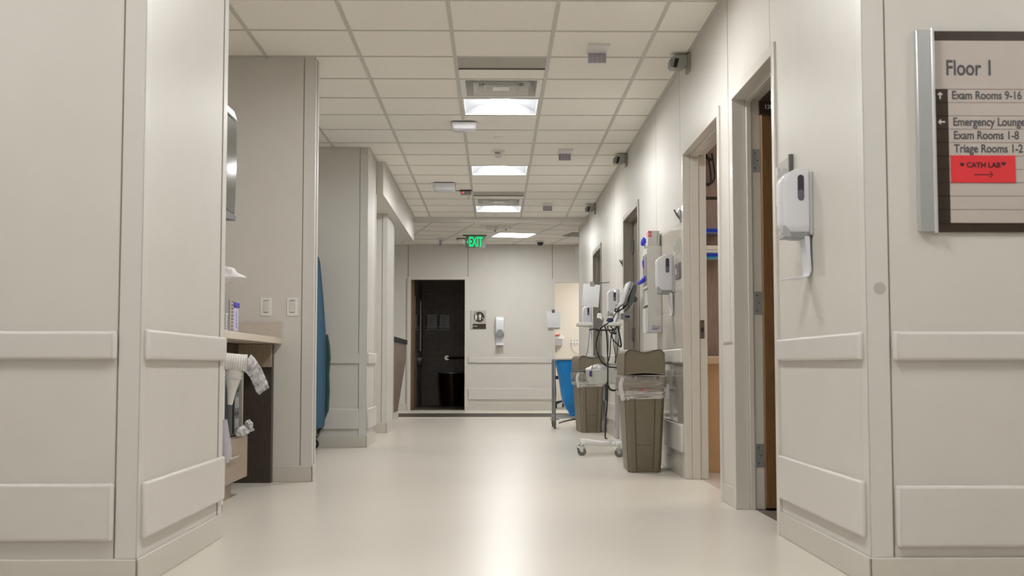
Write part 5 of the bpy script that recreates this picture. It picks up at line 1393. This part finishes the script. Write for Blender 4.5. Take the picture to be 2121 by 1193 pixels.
box(1.45, 1.62, 23.488, 23.5, 1.145, 1.255).build('plate', M_white2, o)
b = MB()
for x in (1.47, 1.53, 1.585):
    for z in (1.165, 1.22): b.box(x, x + 0.018, 23.486, 23.488, z, z + 0.018)
b.build('socket', M_dkgrey, o)
b = MB(); b.tube([(1.49, 23.485, 1.16), (1.50, 23.47, 1.08), (1.58, 23.47, 1.0), (1.70, 23.47, 0.95)], 0.006); b.build('cord', M_cup, o)
o = thing('wall_frame', 'grey framed plate on cream wall behind the clipped sheets', 'wall plate', (1.16, 23.5, 1.42))
b = MB(); b.box(1.08, 1.26, 23.485, 23.5, 1.455, 1.65); b.build('frame', M_midgrey, o)
box(1.10, 1.235, 23.48, 23.485, 1.475, 1.63).build('plate', M_white, o)
o = thing('office_chair', 'dark rolling stool half seen through the far right doorway', 'chair', (1.20, 21.6, 0))
b = MB(); b.rrect([(0.50, 1.03, 1.42, 21.4, 21.8, 0.08), (0.52, 1.02, 1.43, 21.39, 21.81, 0.09), (0.56, 1.03, 1.42, 21.4, 21.8, 0.08)]); b.build('seat', M_black, o, smooth=True)
b = MB(); b.cyl((1.22, 21.6, 0.10), (1.22, 21.6, 0.50), 0.022, n=12); b.build('post', M_steel_dark, o)
b = MB()
for k in range(5):
    a = 2*PI*k/5 + 0.3; b.tube([(1.22, 21.6, 0.12), (1.22 + 0.24*math.cos(a), 21.6 + 0.24*math.sin(a), 0.07)], 0.014, smooth=False)
b.build('base', M_black, o)
for k in range(5):
    a = 2*PI*k/5 + 0.3; x, y = 1.22 + 0.24*math.cos(a), 21.6 + 0.24*math.sin(a)
    b = MB(); b.cyl((x - 0.015, y, 0.03), (x + 0.015, y, 0.03), 0.03, n=14); b.build('wheel', M_black, o)
b = MB(); b.tube([(1.06, 21.45, 0.50), (1.07, 21.42, 0.25), (1.05, 21.40, 0.02)], 0.012); b.build('prop_leg', M_steel_dark, o)

# exam room seen through door 2
o = thing('tall_cabinet', 'taupe wood grain wall cabinet seen through the lit doorway', 'cabinet', (2.2, 9.4, 0))
box(1.39, 3.0, 9.32, 9.61, 0.0, 2.02).build('lower_door', M_woodpink, o)
box(1.39, 3.0, 9.32, 9.61, 2.045, 2.68).build('upper_door', M_woodpink, o)
box(1.395, 3.0, 9.34, 9.60, 2.02, 2.045).build('dark_seam', M_dkwood, o)  # dark wood strip at the seam between the two doors
o = thing('low_cabinet', 'low tan laminate cabinet with a pale top inside the lit room', 'cabinet', (1.9, 8.8, 0))
box(1.40, 2.6, 8.45, 9.1, 0.0, 0.745).build('body', M_tan, o)
box(1.392, 2.62, 8.42, 9.12, 0.745, 0.802).build('cabinet_top', M_tan2, o, bevel=0.008)
box(1.401, 2.6, 8.44, 8.45, 0.0, 0.085).build('kick_board', M_tan, o)
o = thing('linen_shelf', 'pair of slim clear shelves on the wood cabinet carrying blue packs', 'shelf', (1.7, 9.25, 1.5))
b = MB(); b.box(1.43, 1.95, 9.14, 9.319, 1.540, 1.546); b.box(1.43, 1.95, 9.14, 9.319, 1.742, 1.746); b.build('shelf_board', M_acrylic, o)
def pack(z0, z1, m, lab, cat='pack'):
    tag(box(1.50, 1.74, 9.15, 9.31, z0, z1).build('linen_pack', m, bevel=0.006, seg=2), lab, cat, 'packs on the clear shelves')
pack(1.7465, 1.778, M_cobalt, 'deep blue pack alone on the upper clear shelf')
pack(1.5465, 1.564, M_lblue, 'thin light blue pack at the bottom of the stack')
pack(1.5645, 1.590, M_cobalt, 'deep blue pack second from the bottom of the stack')
pack(1.5905, 1.614, M_white, 'white pack in the upper middle of the stack')
pack(1.6145, 1.648, M_cup, 'cream pack at the top of the stack')
o = thing('cable_loop', 'black cable looped on a hook high in the lit room', 'cable', (1.6, 9.3, 2.1))
b = MB(); b.tube([(1.56, 9.30, 2.40), (1.58, 9.29, 2.28), (1.63, 9.28, 2.14), (1.67, 9.28, 2.16), (1.65, 9.28, 2.34), (1.60, 9.29, 2.38), (1.54, 9.29, 2.33), (1.60, 9.29, 2.17), (1.66, 9.29, 2.14), (1.70, 9.29, 2.2), (1.68, 9.29, 2.38)], 0.007)
b.tube([(1.52, 9.30, 2.345), (1.60, 9.29, 2.355), (1.68, 9.30, 2.33)], 0.010); b.build('cord', M_black, o, smooth=True)
b = MB(); b.cyl((1.60, 9.32, 2.37), (1.60, 9.275, 2.37), 0.008, n=10); b.build('hook', M_steel, o)
o = thing('wall_disc', 'black round device edge on the wood cabinet just past the door strike', 'wall device', (1.53, 9.3, 1.15))
b = MB(); b.lathe([(0, 0), (0.09, 0), (0.09, -0.02), (0.07, -0.04), (0, -0.05)], (1.535, 9.32, 1.20), axis='y', n=30); b.build('disc', M_black, o, smooth=True)

# black wall smudge on corner guard (a real scuff)
tag(MB().cyl((1.292, YF - 0.0045, 0.995), (1.292, YF - 0.0040, 0.995), 0.021, n=24).build('wall_scuff', mat('scuff_grey', (0.47, 0.445, 0.41), 0.6)), 'faint grey scuff mark on the corner guard left of the directory', 'mark')

# tidy helper properties
for ob in bpy.data.objects:
    if '_w' in ob: del ob['_w']
